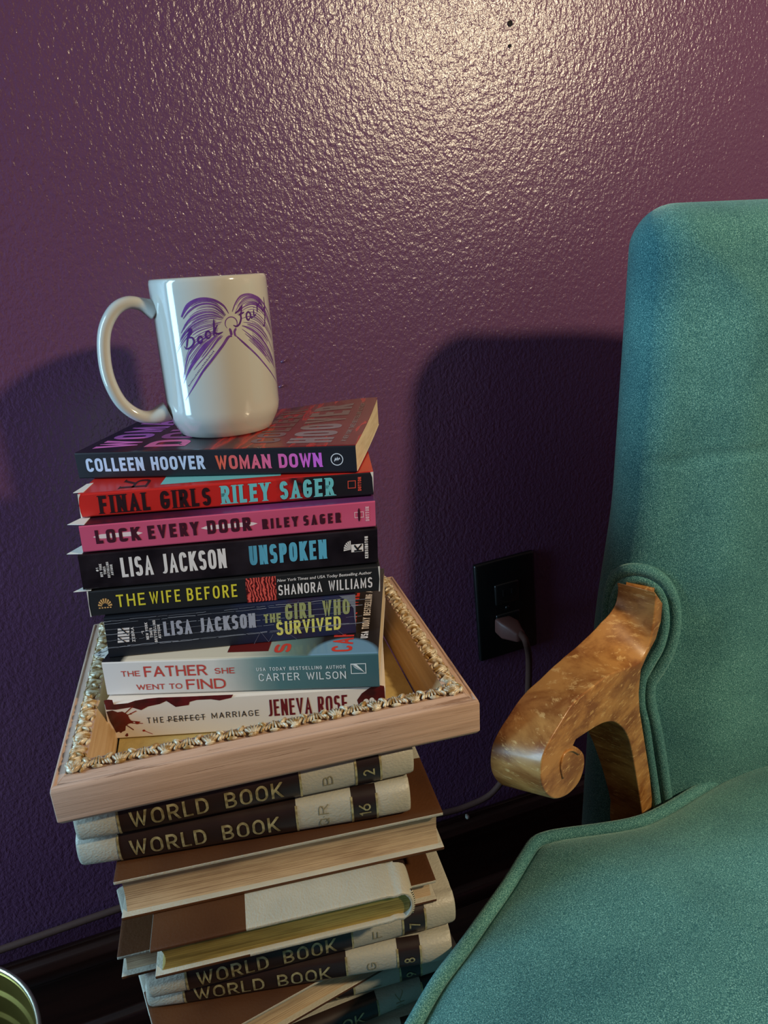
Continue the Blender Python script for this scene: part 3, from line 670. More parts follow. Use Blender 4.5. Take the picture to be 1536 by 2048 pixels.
for w_ in [[(0, 0), (.0012, 0), (.0004, .004), (0, .009)], [(0, T), (.002, T), (.0006, T - .003), (0, T - .008)], [(L, T), (L - .0022, T), (L - .0008, T - .004), (L, .002)]]: spine_print(fg, 'edge_wear', [w_], ink(226, 216, 206))

# --- pink novel
PINK = M('pink_cover', srgb(214, 92, 128), .38, var=(srgb(206, 82, 118), (12, 30, 30), .2))
PLUM = Mramp('plum_cover', [(0, srgb(58, 26, 40)), (.35, srgb(70, 28, 54)), (.6, srgb(128, 60, 122)), (1, srgb(90, 50, 96))], .204, jag=.1, jscale=30)
le = paperback('bright pink paperback with dark block lettering on its spine, third from the top', (-.046, .503, -.156), -14.3, .204, .0200, .132, PINK, PLUM, PINK, lean=.03)
fx = lambda px: (px - 156) / 594.0
L, T = .204, .020
DK = ink(70, 24, 40)
def lens(x0, x1, z, h, k=12):
    return [(x0 + (x1 - x0) * i / k, z - h * min(1, 2.6 * sin(pi * i / k))) for i in range(k + 1)] + [(x0 + (x1 - x0) * (k - i) / k, z + h * min(1, 2.6 * sin(pi * i / k))) for i in range(1, k)]
for l_ in (lens(fx(180) * L, fx(278) * L, .55 * T, .0016), lens(fx(393) * L, fx(508) * L, .53 * T, .0016)): spine_print(le, 'white_slash', [l_], ink(240, 216, 218), .0001)
sp(le, 'LOCK', fx(185), fx(272), .29, .79, DK, stroke=.23, n=5, gap=.24)
sp(le, 'EVERY', fx(288), fx(389), .29, .79, DK, stroke=.23, n=5, gap=.22)
sp(le, 'DOOR', fx(406), fx(494), .29, .79, DK, stroke=.23, n=5, gap=.22)
sp(le, 'RILEY', fx(517), fx(590), .29, .67, DK, stroke=.25, n=5, gap=.26)
sp(le, 'SAGER', fx(601), fx(678), .29, .67, DK, stroke=.25, n=5, gap=.26)
PL = ink(236, 176, 190)
bx = stroke_polys([(fx(707) * L, .42 * T), (fx(725) * L, .42 * T), (fx(725) * L, .62 * T), (fx(707) * L, .62 * T), (fx(707) * L, .42 * T)], .0006)
spine_print(le, 'publisher_emblem', bx + spv(le, 'DUTTON', fx(729), fx(737), .26, .80, PL, stroke=.24), PL)
spine_print(le, 'dark_slit', [disc(fx(716) * L, .52 * T, .0009, .0050)], DK, .0002)

# --- glossy black novel, white and blue lettering
GLB = M('glossy_black_cover', srgb(22, 19, 24), .12, coat=.6, bmp=((90, 90, 160), .0004), var=(srgb(44, 38, 44), (26, 26, 30), .12))
MAR = M('maroon_black_cover', srgb(44, 20, 26), .3, var=(srgb(24, 16, 22), (40, 10, 10), .2))
un = paperback('glossy black paperback with white author name and blue title, fourth from the top', (-.051, .504, -.177), -14.2, .209, .0270, .134, GLB, MAR, MAR, lean=.04)
fx = lambda px: (px - 152) / 600.0
L, T = .209, .027
OW = ink(232, 224, 222)
sp(un, 'LISA JACKSON', fx(232), fx(441), .27, .82, OW, stroke=.19, gap=.11, space=.26)
BLU = Mramp('teal_to_blue_ink', [(.5, srgb(70, 120, 140)), (.62, srgb(96, 176, 206)), (1, srgb(96, 180, 210))], .209, rough=.3)
sp(un, 'UNSPOKEN', fx(488), fx(646), .27, .82, BLU, stroke=.19, gap=.11)
SM = []
for i, (t, z0, z1) in enumerate((('#1', .50, .60), ('NEW YORK', .34, .70), ('TIMES', .40, .62), ('BESTSELLING', .30, .74), ('AUTHOR', .36, .66))):
    SM += spv(un, t, fx(183 + 7.0 * i), fx(188 + 7.0 * i), z0, z1, OW, stroke=.24, gap=.2)
spine_print(un, 'publisher_name', spv(un, 'KENSINGTON', fx(725), fx(732), .17, .80, OW, stroke=.24, gap=.2), OW)
spine_print(un, 'small_lettering', SM, OW)
fan = []
for i in range(6):
    a = radians(95 + i * 17); ox, oz = fx(696) * L, .46 * T
    fan.append([(ox, oz), (ox + .0052 * cos(a - .1), oz + .0068 * sin(a - .1)), (ox + .0052 * cos(a + .1), oz + .0068 * sin(a + .1))])
spine_print(un, 'publisher_emblem', fan + [rect(fx(697) * L, .38 * T, fx(722) * L, .60 * T)], OW)
k0 = turned(lettering('K', .0052, .0056, stroke=.22), fx(703) * L, .39 * T)
spine_print(un, 'publisher_emblem', k0, ink(24, 22, 26), .0003)

# --- black novel, yellow title and red rose
BLK = M('matt_black_cover', srgb(24, 24, 26), .5)
wi = paperback('matt black paperback with yellow title and a small red rose picture on its spine', (-.050, .504, -.205), -15.3, .208, .0200, .134, BLK, BLK, BLK, lean=.05)
fx = lambda px: (px - 171) / 588.0
L, T = .208, .020
YE = ink(226, 210, 62)
sp(wi, 'THE', fx(226), fx(283), .29, .77, YE, stroke=.13, gap=.22)
sp(wi, 'WIFE', fx(292), fx(353), .30, .78, YE, stroke=.13, gap=.22)
sp(wi, 'BEFORE', fx(366), fx(467), .29, .79, YE, stroke=.13, gap=.2, n=2.2)
rose, nt, b = new_mat('rose_print')
n1 = N(nt, 'ShaderNodeTexWave', Scale=140.0, Distortion=9.0, Detail=2.0); n1.inputs['Detail Scale'].default_value = 1.2
nt.links.new(coords(nt, (1, 1, 1)), n1.inputs['Vector'])
nt.links.new(ramp(nt, n1.outputs['Fac'], [(.2, srgb(66, 16, 18)), (.55, srgb(190, 54, 48)), (.9, srgb(226, 96, 84))]), b.inputs['Base Color']); b.inputs['Roughness'].default_value = .4
spine_print(wi, 'rose_picture', [rect(fx(485) * L, .02 * T, fx(546) * L, .97 * T)], rose, .0001)
o = spine_print(wi, 'small_lettering', moved(font_polys('New York Times and USA Today Bestselling Author', (fx(742) - fx(549)) * L, .0030, .12, .012), fx(549) * L, .69 * T), OW)
sp(wi, 'SHANORA WILLIAMS', fx(550), fx(743), .19, .60, OW, stroke=.13, gap=.14, space=.3)
sun = []
for i in range(8):
    a0, a1 = radians(4 + i * 22), radians(18 + i * 22); cx, cz_ = fx(203) * L, .36 * T
    sun.append([(cx + .0022 * cos(a0), cz_ + .0026 * sin(a0)), (cx + .0050 * cos(a0), cz_ + .0064 * sin(a0)), (cx + .0050 * cos(a1), cz_ + .0064 * sin(a1)), (cx + .0022 * cos(a1), cz_ + .0026 * sin(a1))])
sun += [rect(cx - .0046 + i * .0019, cz_ - .0013, cx - .0034 + i * .0019, cz_ - .0004) for i in range(5)]
spine_print(wi, 'publisher_emblem', sun, ink(220, 168, 104))
for w_ in ([(0, 0), (.0008, 0), (.0003, T / 2), (.0010, T), (0, T)], [(L, 0), (L - .0010, 0), (L - .0004, T / 2), (L - .0014, T), (L, T)]): spine_print(wi, 'edge_wear', [w_], ink(214, 208, 200))

# --- worn blue-black mass-market novel
GSS = Mramp('blue_black_cover', [(0, srgb(19, 23, 31)), (.5, srgb(23, 29, 42)), (.68, srgb(34, 42, 76)), (.8, srgb(48, 34, 56)), (.9, srgb(32, 42, 76)), (1, srgb(50, 34, 60))], .180, jag=.25, jscale=60, rough=.42)
gs = paperback('creased dark blue paperback, smallest of the stack, with grey and yellow lettering', (-.043, .499, -.2255), -14.5, .180, .0325, .106, GSS, GSS, BLK, lean=.05)
fx = lambda px: (px - 202) / 503.0
L, T = .180, .0325
sp(gs, 'LISA JACKSON', fx(316), fx(500), .42, .78, ink(166, 168, 182), stroke=.19, gap=.11, space=.22)
OL = ink(160, 164, 108); YL = ink(226, 220, 112)
sp(gs, 'THE', fx(517), fx(552), .50, .72, OL, stroke=.22, gap=.13)
sp(gs, 'GIRL WHO', fx(561), fx(693), .53, .92, OL, stroke=.17, gap=.12, space=.24)
sp(gs, 'SURVIVED', fx(541), fx(674), .16, .50, YL, stroke=.17, gap=.12)
SM = []
for i, (t, z0, z1) in enumerate((('.1', .50, .60), ('NEW YORK', .38, .80), ('TIMES', .42, .66), ('BESTSELLING', .30, .84), ('AUTHOR', .38, .72))):
    SM += spv(gs, t, fx(272 + 8.0 * i), fx(277.5 + 8.0 * i), z0, z1, OW, stroke=.22, gap=.2)
spine_print(gs, 'publisher_name', spv(gs, 'ZEBRA', fx(252), fx(258), .36, .72, OW, stroke=.2, gap=.25), OW)
zz = [rect(fx(223) * L, (.37 + .075 * i) * T, fx(223 + 23) * L, (.42 + .075 * i) * T) for i in range(5)]
spine_print(gs, 'small_lettering', SM, OW)
spine_print(gs, 'publisher_emblem', [[(x + (z - .37 * T) * .12, z) for x, z in q] for q in zz], OW)
zk = [[(fx(223) * L, .52 * T), (fx(226) * L, .52 * T), (fx(240) * L, .37 * T), (fx(237) * L, .37 * T)], [(fx(229) * L, .76 * T), (fx(232) * L, .76 * T), (fx(247) * L, .55 * T), (fx(244) * L, .55 * T)]]
spine_print(gs, 'publisher_emblem', zk, ink(24, 28, 38), .0003)
cr = []
rr = random.Random(3)
for zf in (.26, .285, .44, .585, .72, .86, .92):
    x = 0.0
    while x < L * .98:
        ln = rr.uniform(.004, .02); z = zf * T + rr.uniform(-.0002, .0002) + (x / L) * .01 * T
        pts = [(x + ln * i / 3, z + rr.uniform(-.00022, .00022)) for i in range(4)]
        if rr.random() < .86: cr += stroke_polys(pts, rr.choice((.00012, .00018, .0003)))
        x += ln + rr.uniform(0, .002)
spine_print(gs, 'spine_creases', cr, ink(168, 172, 184), .0003)
sk = []
for pts in (((.58, .0), (.61, .30), (.64, .02)), ((.64, .02), (.66, .2)), ((.86, .5), (.95, .0)), ((.72, .2), (.755, .02)), ((.77, .98), (.745, .6))):
    sk += stroke_polys([(x * L, z * T) for x, z in pts], .0003)
spine_print(gs, 'branch_lines', sk, ink(104, 104, 124), .00012)
spine_print(gs, 'torn_corner', [[(L, T), (L - .012, T), (L - .009, T * .93), (L - .006, T * .9), (L - .004, T * .78), (L - .0015, T * .66), (L - .001, T * .4), (L, T * .2)]], ink(120, 122, 132), .0003)

# --- cream and teal novel
FAS = Mramp('cream_to_teal_cover', [(0, srgb(228, 218, 212)), (.42, srgb(222, 212, 200)), (.56, srgb(128, 150, 146)), (.64, srgb(84, 122, 124)), (1, srgb(66, 100, 106))], .200, jag=.10, jscale=25, rough=.3)
m, nt, b = new_mat('moon_cover')
v0 = coords(nt); sx = nt.nodes.new('ShaderNodeSeparateXYZ'); nt.links.new(v0, sx.inputs[0])
dm = nt.nodes.new('ShaderNodeMath'); dm.operation = 'MULTIPLY'; dm.inputs[1].default_value = 5.0; nt.links.new(sx.outputs['X'], dm.inputs[0])
c1 = ramp(nt, dm.outputs[0], [(0, srgb(30, 32, 36)), (.07, srgb(30, 32, 36)), (.09, srgb(230, 216, 196)), (.5, srgb(214, 206, 186)), (.66, srgb(110, 140, 136)), (.76, srgb(84, 100, 98)), (.80, srgb(40, 34, 32))])  # dark strip at the left end, then cream to teal, dark right end
dist = nt.nodes.new('ShaderNodeVectorMath'); dist.operation = 'DISTANCE'; dist.inputs[1].default_value = (.176, -.002, .028); nt.links.new(v0, dist.inputs[0])
dd = nt.nodes.new('ShaderNodeMath'); dd.operation = 'MULTIPLY'; dd.inputs[1].default_value = 30.0; nt.links.new(dist.outputs['Value'], dd.inputs[0])
f1 = ramp(nt, dd.outputs[0], [(.70, (1, 1, 1, 1)), (.80, (0, 0, 0, 1))])
nt.links.new(mix(nt, c1, srgb(112, 150, 176), f1), b.inputs['Base Color']); b.inputs['Roughness'].default_value = .25
fa_curl = lambda x, y: .003 * smooth01((x - .12) / .08) * (y / .14) ** 2
fa = paperback('thick cream paperback whose spine turns teal to the right, with red title', (-.049, .496, -.2580), -22.2, .200, .0280, .142, FAS, m, FAS, fa_curl, lean=.02)
fx = lambda px: (px - 201) / 554.0
L, T = .200, .028
RD = ink(200, 70, 62)
sp(fa, 'THE', fx(237), fx(275), .56, .72, RD, stroke=.15, gap=.2, n=2)
sp(fa, 'FATHER', fx(284), fx(411), .53, .84, RD, stroke=.15, gap=.14, n=2)
sp(fa, 'SHE', fx(427), fx(467), .56, .73, RD, stroke=.15, gap=.2, n=2)
sp(fa, 'WENT TO', fx(264), fx(357), .15, .31, RD, stroke=.15, gap=.16, n=2, space=.4)
sp(fa, 'FIND', fx(366), fx(446), .12, .42, RD, stroke=.15, gap=.16, n=2)
WT = ink(226, 230, 228)
sp(fa, 'USA TODAY BESTSELLING AUTHOR', fx(511), fx(689), .60, .70, WT, stroke=.16, gap=.24, n=2, space=.5)
sp(fa, 'CARTER WILSON', fx(514), fx(689), .30, .52, WT, stroke=.13, gap=.2, n=2, space=.45)
bx = [(fx(700) * L, .44 * T), (fx(729) * L, .44 * T), (fx(729) * L, .72 * T), (fx(700) * L, .72 * T), (fx(700) * L, .44 * T)]
spine_print(fa, 'publisher_emblem', stroke_polys(bx, .0006) + [[(fx(701) * L, .71 * T), (fx(711) * L, .71 * T), (fx(720) * L, .58 * T), (fx(727) * L, .46 * T), (fx(718) * L, .52 * T), (fx(708) * L, .60 * T)]], WT)
spine_print(fa, 'publisher_emblem', stroke_polys([(fx(703) * L, .70 * T), (fx(713) * L, .59 * T), (fx(724) * L, .48 * T)], .0003), ink(66, 100, 106), .0003)
cover_words(fa, 'CARTER WILSON', .166, .181, .004, .128, ink(214, 60, 48), fa_curl, stroke=.16)
cover_words(fa, 'USA TODAY BESTSELLING AUTHOR', .186, .1915, .022, .118, OW, fa_curl, stroke=.2)
cover_words(fa, 'S', .124, .136, .005, .018, ink(200, 66, 54), fa_curl, stroke=.22)
top_print(fa, 'cover_dark_bar', [rect(.090, .008, .12, .022)], ink(96, 26, 24), fa_curl)

# --- white novel with blood splashes
PMW = M('white_cover', srgb(236, 224, 212), .35)
pm = paperback('white paperback with dark red blood splashes on its spine, lowest, inside the picture frame', (-.0522, .4872, -.2868), -18.7, .203, .0305, .115, PMW, PMW, PMW, lean=.03)
L, T = .203, .0305
fx = lambda px: (px - 205) / 580.0
BK = ink(40, 30, 30)
pz = lambda px, z: z + (0)
sp(pm, 'THE', fx(287), fx(321), .39, .55, BK, stroke=.12, gap=.4, n=2)
sp(pm, 'PERFECT', fx(331), fx(407), .39, .55, BK, stroke=.12, gap=.3, n=2)
sp(pm, 'MARRIAGE', fx(421), fx(520), .41, .57, BK, stroke=.12, gap=.3, n=2)
spine_print(pm, 'strike_line', stroke_polys([(fx(327) * L, .43 * T), (fx(360) * L, .455 * T), (fx(408) * L, .475 * T)], .0004), BK, .0002)
sp(pm, 'JENEVA ROSE', fx(538), fx(705), .37, .83, ink(110, 26, 36), stroke=.22, gap=.13, space=.28, n=3)
def frac(ps): return [(a * L, b * T) for a, b in ps]
BLD = M('dark_red_print', srgb(112, 20, 32), .35, var=(srgb(60, 14, 20), (90, 90, 90), .18))
BL2 = Mramp('blood_print', [(0, srgb(46, 14, 16)), (.35, srgb(110, 22, 22)), (.7, srgb(178, 40, 30)), (1, srgb(190, 44, 34))], .045, jag=.3, jscale=120)
spine_print(pm, 'blood_splash', [frac(D['BL1'])], BLD)
dr = [frac(D['BL2'])]
dp = D['DROP']
for i, r in ((0, .0016), (1, .0011), (3, .0012), (4, .0008), (5, .0008), (7, .0006)):
    dr.append(disc(dp[i][0] * L, dp[i][1] * T, r, r * .8, 10))
dr += stroke_polys([(dp[1][0] * L, dp[1][1] * T), (dp[1][0] * L + .006, dp[1][1] * T - .0035)], .0004) + stroke_polys([(dp[0][0] * L - .004, dp[0][1] * T), (dp[0][0] * L + .004, dp[0][1] * T - .0008)], .0005)
for dx, dz in ((.0155, -.002), (.014, .004), (.012, .0065), (.010, -.006)):
    dr += stroke_polys([(.008, .55 * T), (.008 + dx, .55 * T + dz * 1.6)], .0007)
spine_print(pm, 'blood_splash', dr, BL2)
spine_print(pm, 'blood_splash', [frac(D['BL3'])], M('dark_blood_print', srgb(58, 16, 20), .35, var=(srgb(112, 26, 26), (70, 70, 70), .15)))
for (a, b), r in zip(D['RING'], (.0021, .0019)): spine_print(pm, 'white_ring', [disc(a * L, b * T, r, r * 1.25)], ink(238, 226, 214), .0003)

# --- paper slips, and one bent cover corner, sticking out of the left ends of the stack
def slip(label, p, z, yaw, pts, mark=False):
    o = thing('paper_slip', label, 'paper slip', (p[0], p[1], E + z), radians(yaw), 'paper slips poking out of the novels')
    vs = [(x, y, h) for h in (-.0002, .0001) for x, y in pts]; n = len(pts)
    fs = [tuple(range(n)), tuple(range(n, 2 * n))] + [(i, (i + 1) % n, n + (i + 1) % n, n + i) for i in range(n)]
    mesh('sheet', vs, fs, PAPER, o)
    if mark:
        w = []
        for q in (((-.012, .004), (-.008, .007), (-.009, .003), (-.005, .006)), ((-.013, .010), (-.009, .012), (-.010, .009), (-.004, .013), (-.006, .015))):
            w += stroke_polys(catmull([Vector((a, b, 0)) for a, b in q], 4) and [(v.x, v.y) for v in catmull([Vector((a, b, 0)) for a, b in q], 4)], .0005)
        printed('pencil_scribble', w, ink(50, 50, 60), o, (0, 0, .0003), (1, 0, 0), (0, 1, 0))
tri = [(.03, .002), (-.006, .006), (.0, .022), (.03, .03)]
slip('white bent cover corner of the red paperback at its left end', (-.044, .517), -.1372, -15.6, [(.004, .003), (-.003, .003), (.0, .024), (.004, .026)])  # bent white cover corner of the red novel, built as a sheet
slip('white paper corner poking out between the red and the pink paperback', (-.046, .503), -.1558, -14.3, [(.004, .001), (-.008, .004), (.001, .024), (.004, .026)])
slip('white paper corner poking out between the pink and the glossy black paperback', (-.051, .504), -.1768, -14.2, [(.004, .001), (-.007, .003), (.002, .026), (.004, .028)])
slip('white paper corner poking out under the glossy black paperback', (-.050, .504), -.2046, -15.3, [(.004, .0), (-.008, .0), (.001, .014), (.004, .016)])
slip('white paper tag with a pencil scribble under the creased dark blue paperback', (-.043, .499), -.2582, -14.5, [(.03, .0), (-.001, .0), (-.013, .008), (-.004, .024), (.03, .024)], True)

# ------------------------------------------------------------------ picture frame lying face up as a tray
FR = thing('picture_frame', 'whitewashed wooden picture frame with ornate gilded rim lying flat under the paperbacks', 'picture frame', (-.083, .417, E - .3235), radians(-5.5))
FL, FD = .282, .226
WOODF = wood('whitewashed_wood', srgb(212, 178, 156), srgb(184, 150, 128), (7, 110, 240), 0.6, .38, .66, .0006, scratch=(srgb(150, 116, 94), (9, 160, 300), .59))
WOODI = wood('pale_gold_wood', srgb(204, 172, 130), srgb(178, 140, 96), (8, 160, 160), 0.45, .38, .66)
GILT = M('silver_gilt_leaf', srgb(232, 220, 194), .38, .12, var=(srgb(166, 128, 72), (210, 210, 210), .10))
BACKM = M('golden_backing_board', srgb(196, 172, 110), .6, var=(srgb(180, 154, 96), (60, 60, 60), .2), bmp=((220, 220, 220), .0005))
prof = [(.0, .0), (-.002, .003), (-.002, .0255), (-.0013, .0283), (.0004, .0290), (.0016, .0280), (.0066, .0312), (.0076, .0302), (.0185, .0315), (.0198, .0292), (.0228, .0240), (.0236, .0218), (.0256, .0200), (.0264, .0162), (.0280, .0145), (.0286, .008), (.0286, .004), (.02, 0)]
inner_from = 6
def lobes(Lr, parent):
    """carved leaf ornament along one rail: fans of small ridges and scroll beads"""
    rnd = random.Random(int(Lr * 1e4)); V = []; F = []
    def lobe(cx, cy, cz, ln, wd, ht, an, tilt=0.0):
        b = len(V); nu, nv = 8, 5
        for i in range(nv + 1):
            t = pi * i / nv
            for j in range(nu):
                p = 2 * pi * j / nu
                x = ln * cos(t); y = wd * sin(t) * cos(p) * (1 - .25 * cos(t)); z = ht * sin(t) * sin(p) + tilt * x
                V.append((cx + x * cos(an) - y * sin(an), cy + x * sin(an) + y * cos(an), cz + z))
        for i in range(nv):
            for j in range(nu): F.append((b + i * nu + j, b + i * nu + (j + 1) % nu, b + (i + 1) * nu + (j + 1) % nu, b + (i + 1) * nu + j))
    pitch = .0135; n = int(Lr / pitch); pitch = Lr / n
    for i in range(n):
        x = (i + .5) * pitch; s = 1 if i % 2 == 0 else -1
        for k in range(6):                       # ribbed shell
            q = k - 2.5; an = radians(90 - q * 13 * s)
            lobe(x - .0012 + q * .00165, .0122 + .0008 * cos(q), .0325, .0054 - .0004 * abs(q) + rnd.uniform(-.0004, .0004), .00092, .0022 - .00018 * abs(q), an, -.10)
        lobe(x - .0012, .0075, .0322, .0036, .0012, .0016, radians(8 * s))
        lobe(x + .0052, .0140, .0330, .0036, .0013, .0022, radians(90 + 38 * s))       # scroll between shells
        lobe(x + .0058, .0098, .0326, .0030, .0012, .0020, radians(90 - 40 * s))
        lobe(x + .0054, .0172, .0318, .0030, .0011, .0018, radians(-24 * s))
    V = [v for v in V]
    o = mesh('carved_ornament', V, F, GILT, parent, smooth=True, recalc=False)
    return o
for ln, loc, a in ((FL, (0, 0, 0), 0), (FD, (FL, 0, 0), 90), (FL, (FL, FD, 0), 180), (FD, (0, FD, 0), 270)):
    n = len(prof); v = []; f = []; mi = []
    st = [0, .25, .5, .75, 1]
    for t in st:
        for w, z in prof: v.append((w + (ln - 2 * w) * t, w, z))
    for i in range(len(st) - 1):
        for j in range(n):
            f.append((i * n + j, i * n + (j + 1) % n, (i + 1) * n + (j + 1) % n, (i + 1) * n + j)); mi.append(1 if 7 < j < 16 else 0)
    f += [tuple(range(n)), tuple(range((len(st) - 1) * n, len(st) * n))]; mi += [0, 0]
    r = mesh('frame_rail', v, f, [WOODF, WOODI], FR, loc, mi=mi); r.rotation_euler = (0, 0, radians(a))
    bevel(r, .0006, 2, 20)
    lobes(ln - .012, r).location = (.006, 0, 0)
box('backing_board', (.03, .03, .002), (FL - .03, FD - .03, .0055), BACKM, FR)

# ------------------------------------------------------------------ encyclopedia volumes
CREAM = leather('cream_pebbled_leather', srgb(190, 184, 166), srgb(172, 168, 152))
BRN = M('brown_leather_panel', srgb(92, 56, 30), .5, spec=.25, var=(srgb(74, 44, 26), (14, 14, 14), .2), bmp=((500, 500, 500), .0002))
LBL = M('dark_brown_label', srgb(52, 36, 30), .35, var=(srgb(38, 26, 24), (30, 8, 30), .2))
GOLD = M('worn_gold_print', srgb(204, 190, 140), .4, .35, var=(srgb(150, 132, 88), (220, 220, 220), .12))
FADE = M('faded_gold_print', srgb(150, 138, 104), .5, .2)
BAND = [(.12, .645), (.815, .893)]
def volume(label, pos, yaw, L, T, Dp, facing='spine', letter='', number='', pg=None, loose=False):
    """pos = left lower corner of the edge that faces the room; root at the centre of the volume's base"""
    ex, ey = (L, Dp) if facing != 'head' else (Dp, L)
    a = radians(yaw); cx = pos[0] + cos(a) * ex / 2 - sin(a) * ey / 2; cy = pos[1] + sin(a) * ex / 2 + cos(a) * ey / 2
    root = thing('encyclopedia_volume', label, 'book', (cx, cy, E + pos[2] - T), a + radians({'spine': 0, 'fore': 180, 'head': 90}[facing]), 'encyclopedia volumes stacked under the frame')
    bd = .0027; hx, hy = L / 2, Dp / 2; bl = .006
    O = lambda y, z: (y - hy, z)
    spin = [(bl * (1 - (1 - (2 * q - 1) ** 2) ** .5) + .0008, .0012 + (T - .0024) * q) for q in [i / 12 for i in range(13)]]
    low = [(Dp, 0), (Dp * .8, 0), (Dp * .655, 0), (Dp * .645, 0), (Dp * .4, 0), (Dp * .2, 0), (.020, 0), (.017, .0009), (.014, .0009), (.011, 0)]
    outer = low + spin + [(y, T - z) for y, z in reversed(low)]
    inn = [(y, z + bd) for y, z in low[:-1]] + [(.0115, bd + .0002)]
    spi = [(bl * (1 - (1 - (2 * q - 1) ** 2) ** .5) + .0030, bd + .0004 + (T - 2 * bd - .0008) * q) for q in [i / 12 for i in range(13)]]
    inner = inn + spi + [(y, T - z) for y, z in reversed(inn)]
    outer = [O(*p) for p in outer]; inner = [O(*p) for p in inner]
    xs = sorted(set([-hx, -hx + .003, hx - .003, hx] + [-hx + L * b for q in BAND for b in q] + [-hx + L * i / 10 for i in range(1, 10)]))
    def mf(x, y, z):
        yy = y + hy
        if yy > Dp * .65: return 1
        if yy < .0105 and .0005 < z < T - .0005:
            fr = (x + hx) / L
            if any(q0 < fr < q1 for q0, q1 in BAND): return 2
        return 0
    def warp(x, y, z):
        k = smooth01((abs(x) - (hx - .005)) / .005)      # turned-in ends of the spine
        yy = y + hy
        return (x, y + (k * .0022 if yy < .008 else 0), z)
    v, f, mi = shell_mesh(outer, inner, xs, [CREAM, BRN, LBL], mf, warp)
    o = mesh('case', v, f, [CREAM, BRN, LBL], root, mi=mi)
    for p in o.data.polygons: p.use_smooth = True
    bevel(o, .0007, 2, 40)
    px, y0, y1 = hx - .0035, -hy + .0045, hy - .0045
    q = T - 2 * bd
    pv = []; pf = []
    nz = 8
    for i, x in enumerate((-px, px)):
        for k in range(nz + 1):
            z = bd + q * k / nz; c = .0035 * (1 - (2 * k / nz - 1) ** 2)
            pv += [(x, y0 + .002 - c * .5, z), (x, y1 - c, z)]
    m_ = 2 * (nz + 1)
    for k in range(nz):
        a0, b0 = 2 * k, 2 * k + 1
        pf += [(a0, b0, b0 + 2, a0 + 2), (m_ + a0, m_ + a0 + 2, m_ + b0 + 2, m_ + b0), (a0, a0 + 2, m_ + a0 + 2, m_ + a0), (b0, m_ + b0, m_ + b0 + 2, b0 + 2)]
    pf += [(0, m_, m_ + 1, 1), (2 * nz, 2 * nz + 1, m_ + 2 * nz + 1, m_ + 2 * nz)]
    mesh('page_block', pv, pf, pg or PAGE_P, root)
    def on(u, v):      # point on the rounded spine
        t = min(max((v - .0012) / (T - .0024), 0), 1)
        return (u - hx, -hy + bl * (1 - (1 - (2 * t - 1) ** 2) ** .5) + .0008 - .00035, v)
    if facing == 'spine':
        def put(name, polys, mat): printed(name, polys, mat, root, (0, 0, 0), fn=on)
        H = .0125 if T < .027 else .0128
        H = min(H, T * .46)
        put('title_lettering', moved(lettering('WORLD BOOK', L * (.590 - .152), H, stroke=.14, n=2, gap=.18, sub=.002, space=.5), L * .152, T * .5 - H / 2), GOLD)
        rules = []
        for x in [L * b for q_ in BAND for b in q_]:
            zz = [.10 * T + .8 * T * i / 8 for i in range(9)]
            for i in range(8): rules.append(rect(x - .0008, zz[i], x + .0008, zz[i + 1]))
        for i in range(0, len(rules), 8): put('gilt_rule', rules[i:i + 8], GOLD)
        if letter:
            w = .0075 * max(1, len(letter) * .8)
            put('letter_mark', turned(lettering(letter, w, .0072, stroke=.11, n=2, sub=.002, gap=.2), L * .712, T * .5 - w / 2), FADE)
        if number:
            w = .0052 * len(number)
            put('volume_number', turned(lettering(number, w, .0085, stroke=.14, n=2, sub=.002, gap=.15), L * .836, T * .5 - w / 2), GOLD)
    if facing == 'head':
        hm, nt, b = new_mat('striped_headband')
        wv = N(nt, 'ShaderNodeTexWave', Scale=160.0); wv.bands_direction = 'Z'; nt.links.new(coords(nt), wv.inputs['Vector'])
        nt.links.new(ramp(nt, wv.outputs['Fac'], [(.45, srgb(60, 44, 30)), (.55, srgb(216, 204, 170))]), b.inputs['Base Color'])
        for sx in (-1, 1):
            ps = [(sx * (px + .0006), y0 - .0005 - .0016 * (1 - (2 * k / 16 - 1) ** 2), bd + q * k / 16) for k in range(17)]
            v2, f2 = tube_vf(ps, .0013, 8); mesh('headband', v2, f2, hm, root, smooth=True)
    return root
VL, VD = .2315, .186
z = -.3245
VOL = [
    ('cream encyclopedia volume with dark label and number 2, directly under the picture frame', (-.079, .424), -7.2, .0278, 'spine', 'B', '2', None),
    ('cream encyclopedia volume with brown label and number 16, second below the picture frame', (-.083, .433), -10.9, .0275, 'spine', 'Q.R', '16', None),
    ('encyclopedia volume turned with its tan fore-edge to the room, third below the frame', (-.062, .417), -7.7, .0345, 'fore', '', '', None),
    ('gilt-edged encyclopedia volume with brown and cream cover turned sideways', (-.0455, .386), -7.7, .0258, 'head', '', '', PAGE_G),
    ('encyclopedia volume with dark cover corners sticking out behind the gilt-edged volume', (-.070, .414), -6.9, .0212, 'fore', '', '', None),
    ('cream encyclopedia volume with dark label and number 7, under the gilt-edged volume', (-.056, .409), -7.1, .0278, 'spine', 'F', '7', None),
    ('cream encyclopedia volume with dark label and number 8, turned slightly under number 7', (-.060, .424), -13.0, .0252, 'spine', 'G', '8', None),
    ('encyclopedia volume with brown cover and pale page edges swung out under number 8', (-.052, .382), 9.5, .0280, 'fore', '', '', None),
    ('cream encyclopedia volume with faint letter I, partly hidden under number 8', (-.0535, .4285), -6.0, .0240, 'spine', 'I', '9', None),
    ('cream encyclopedia volume with faint letters JK, lowest in view of the stack', (-.037, .404), 0.5, .0232, 'spine', 'J.K', '10', None),
]
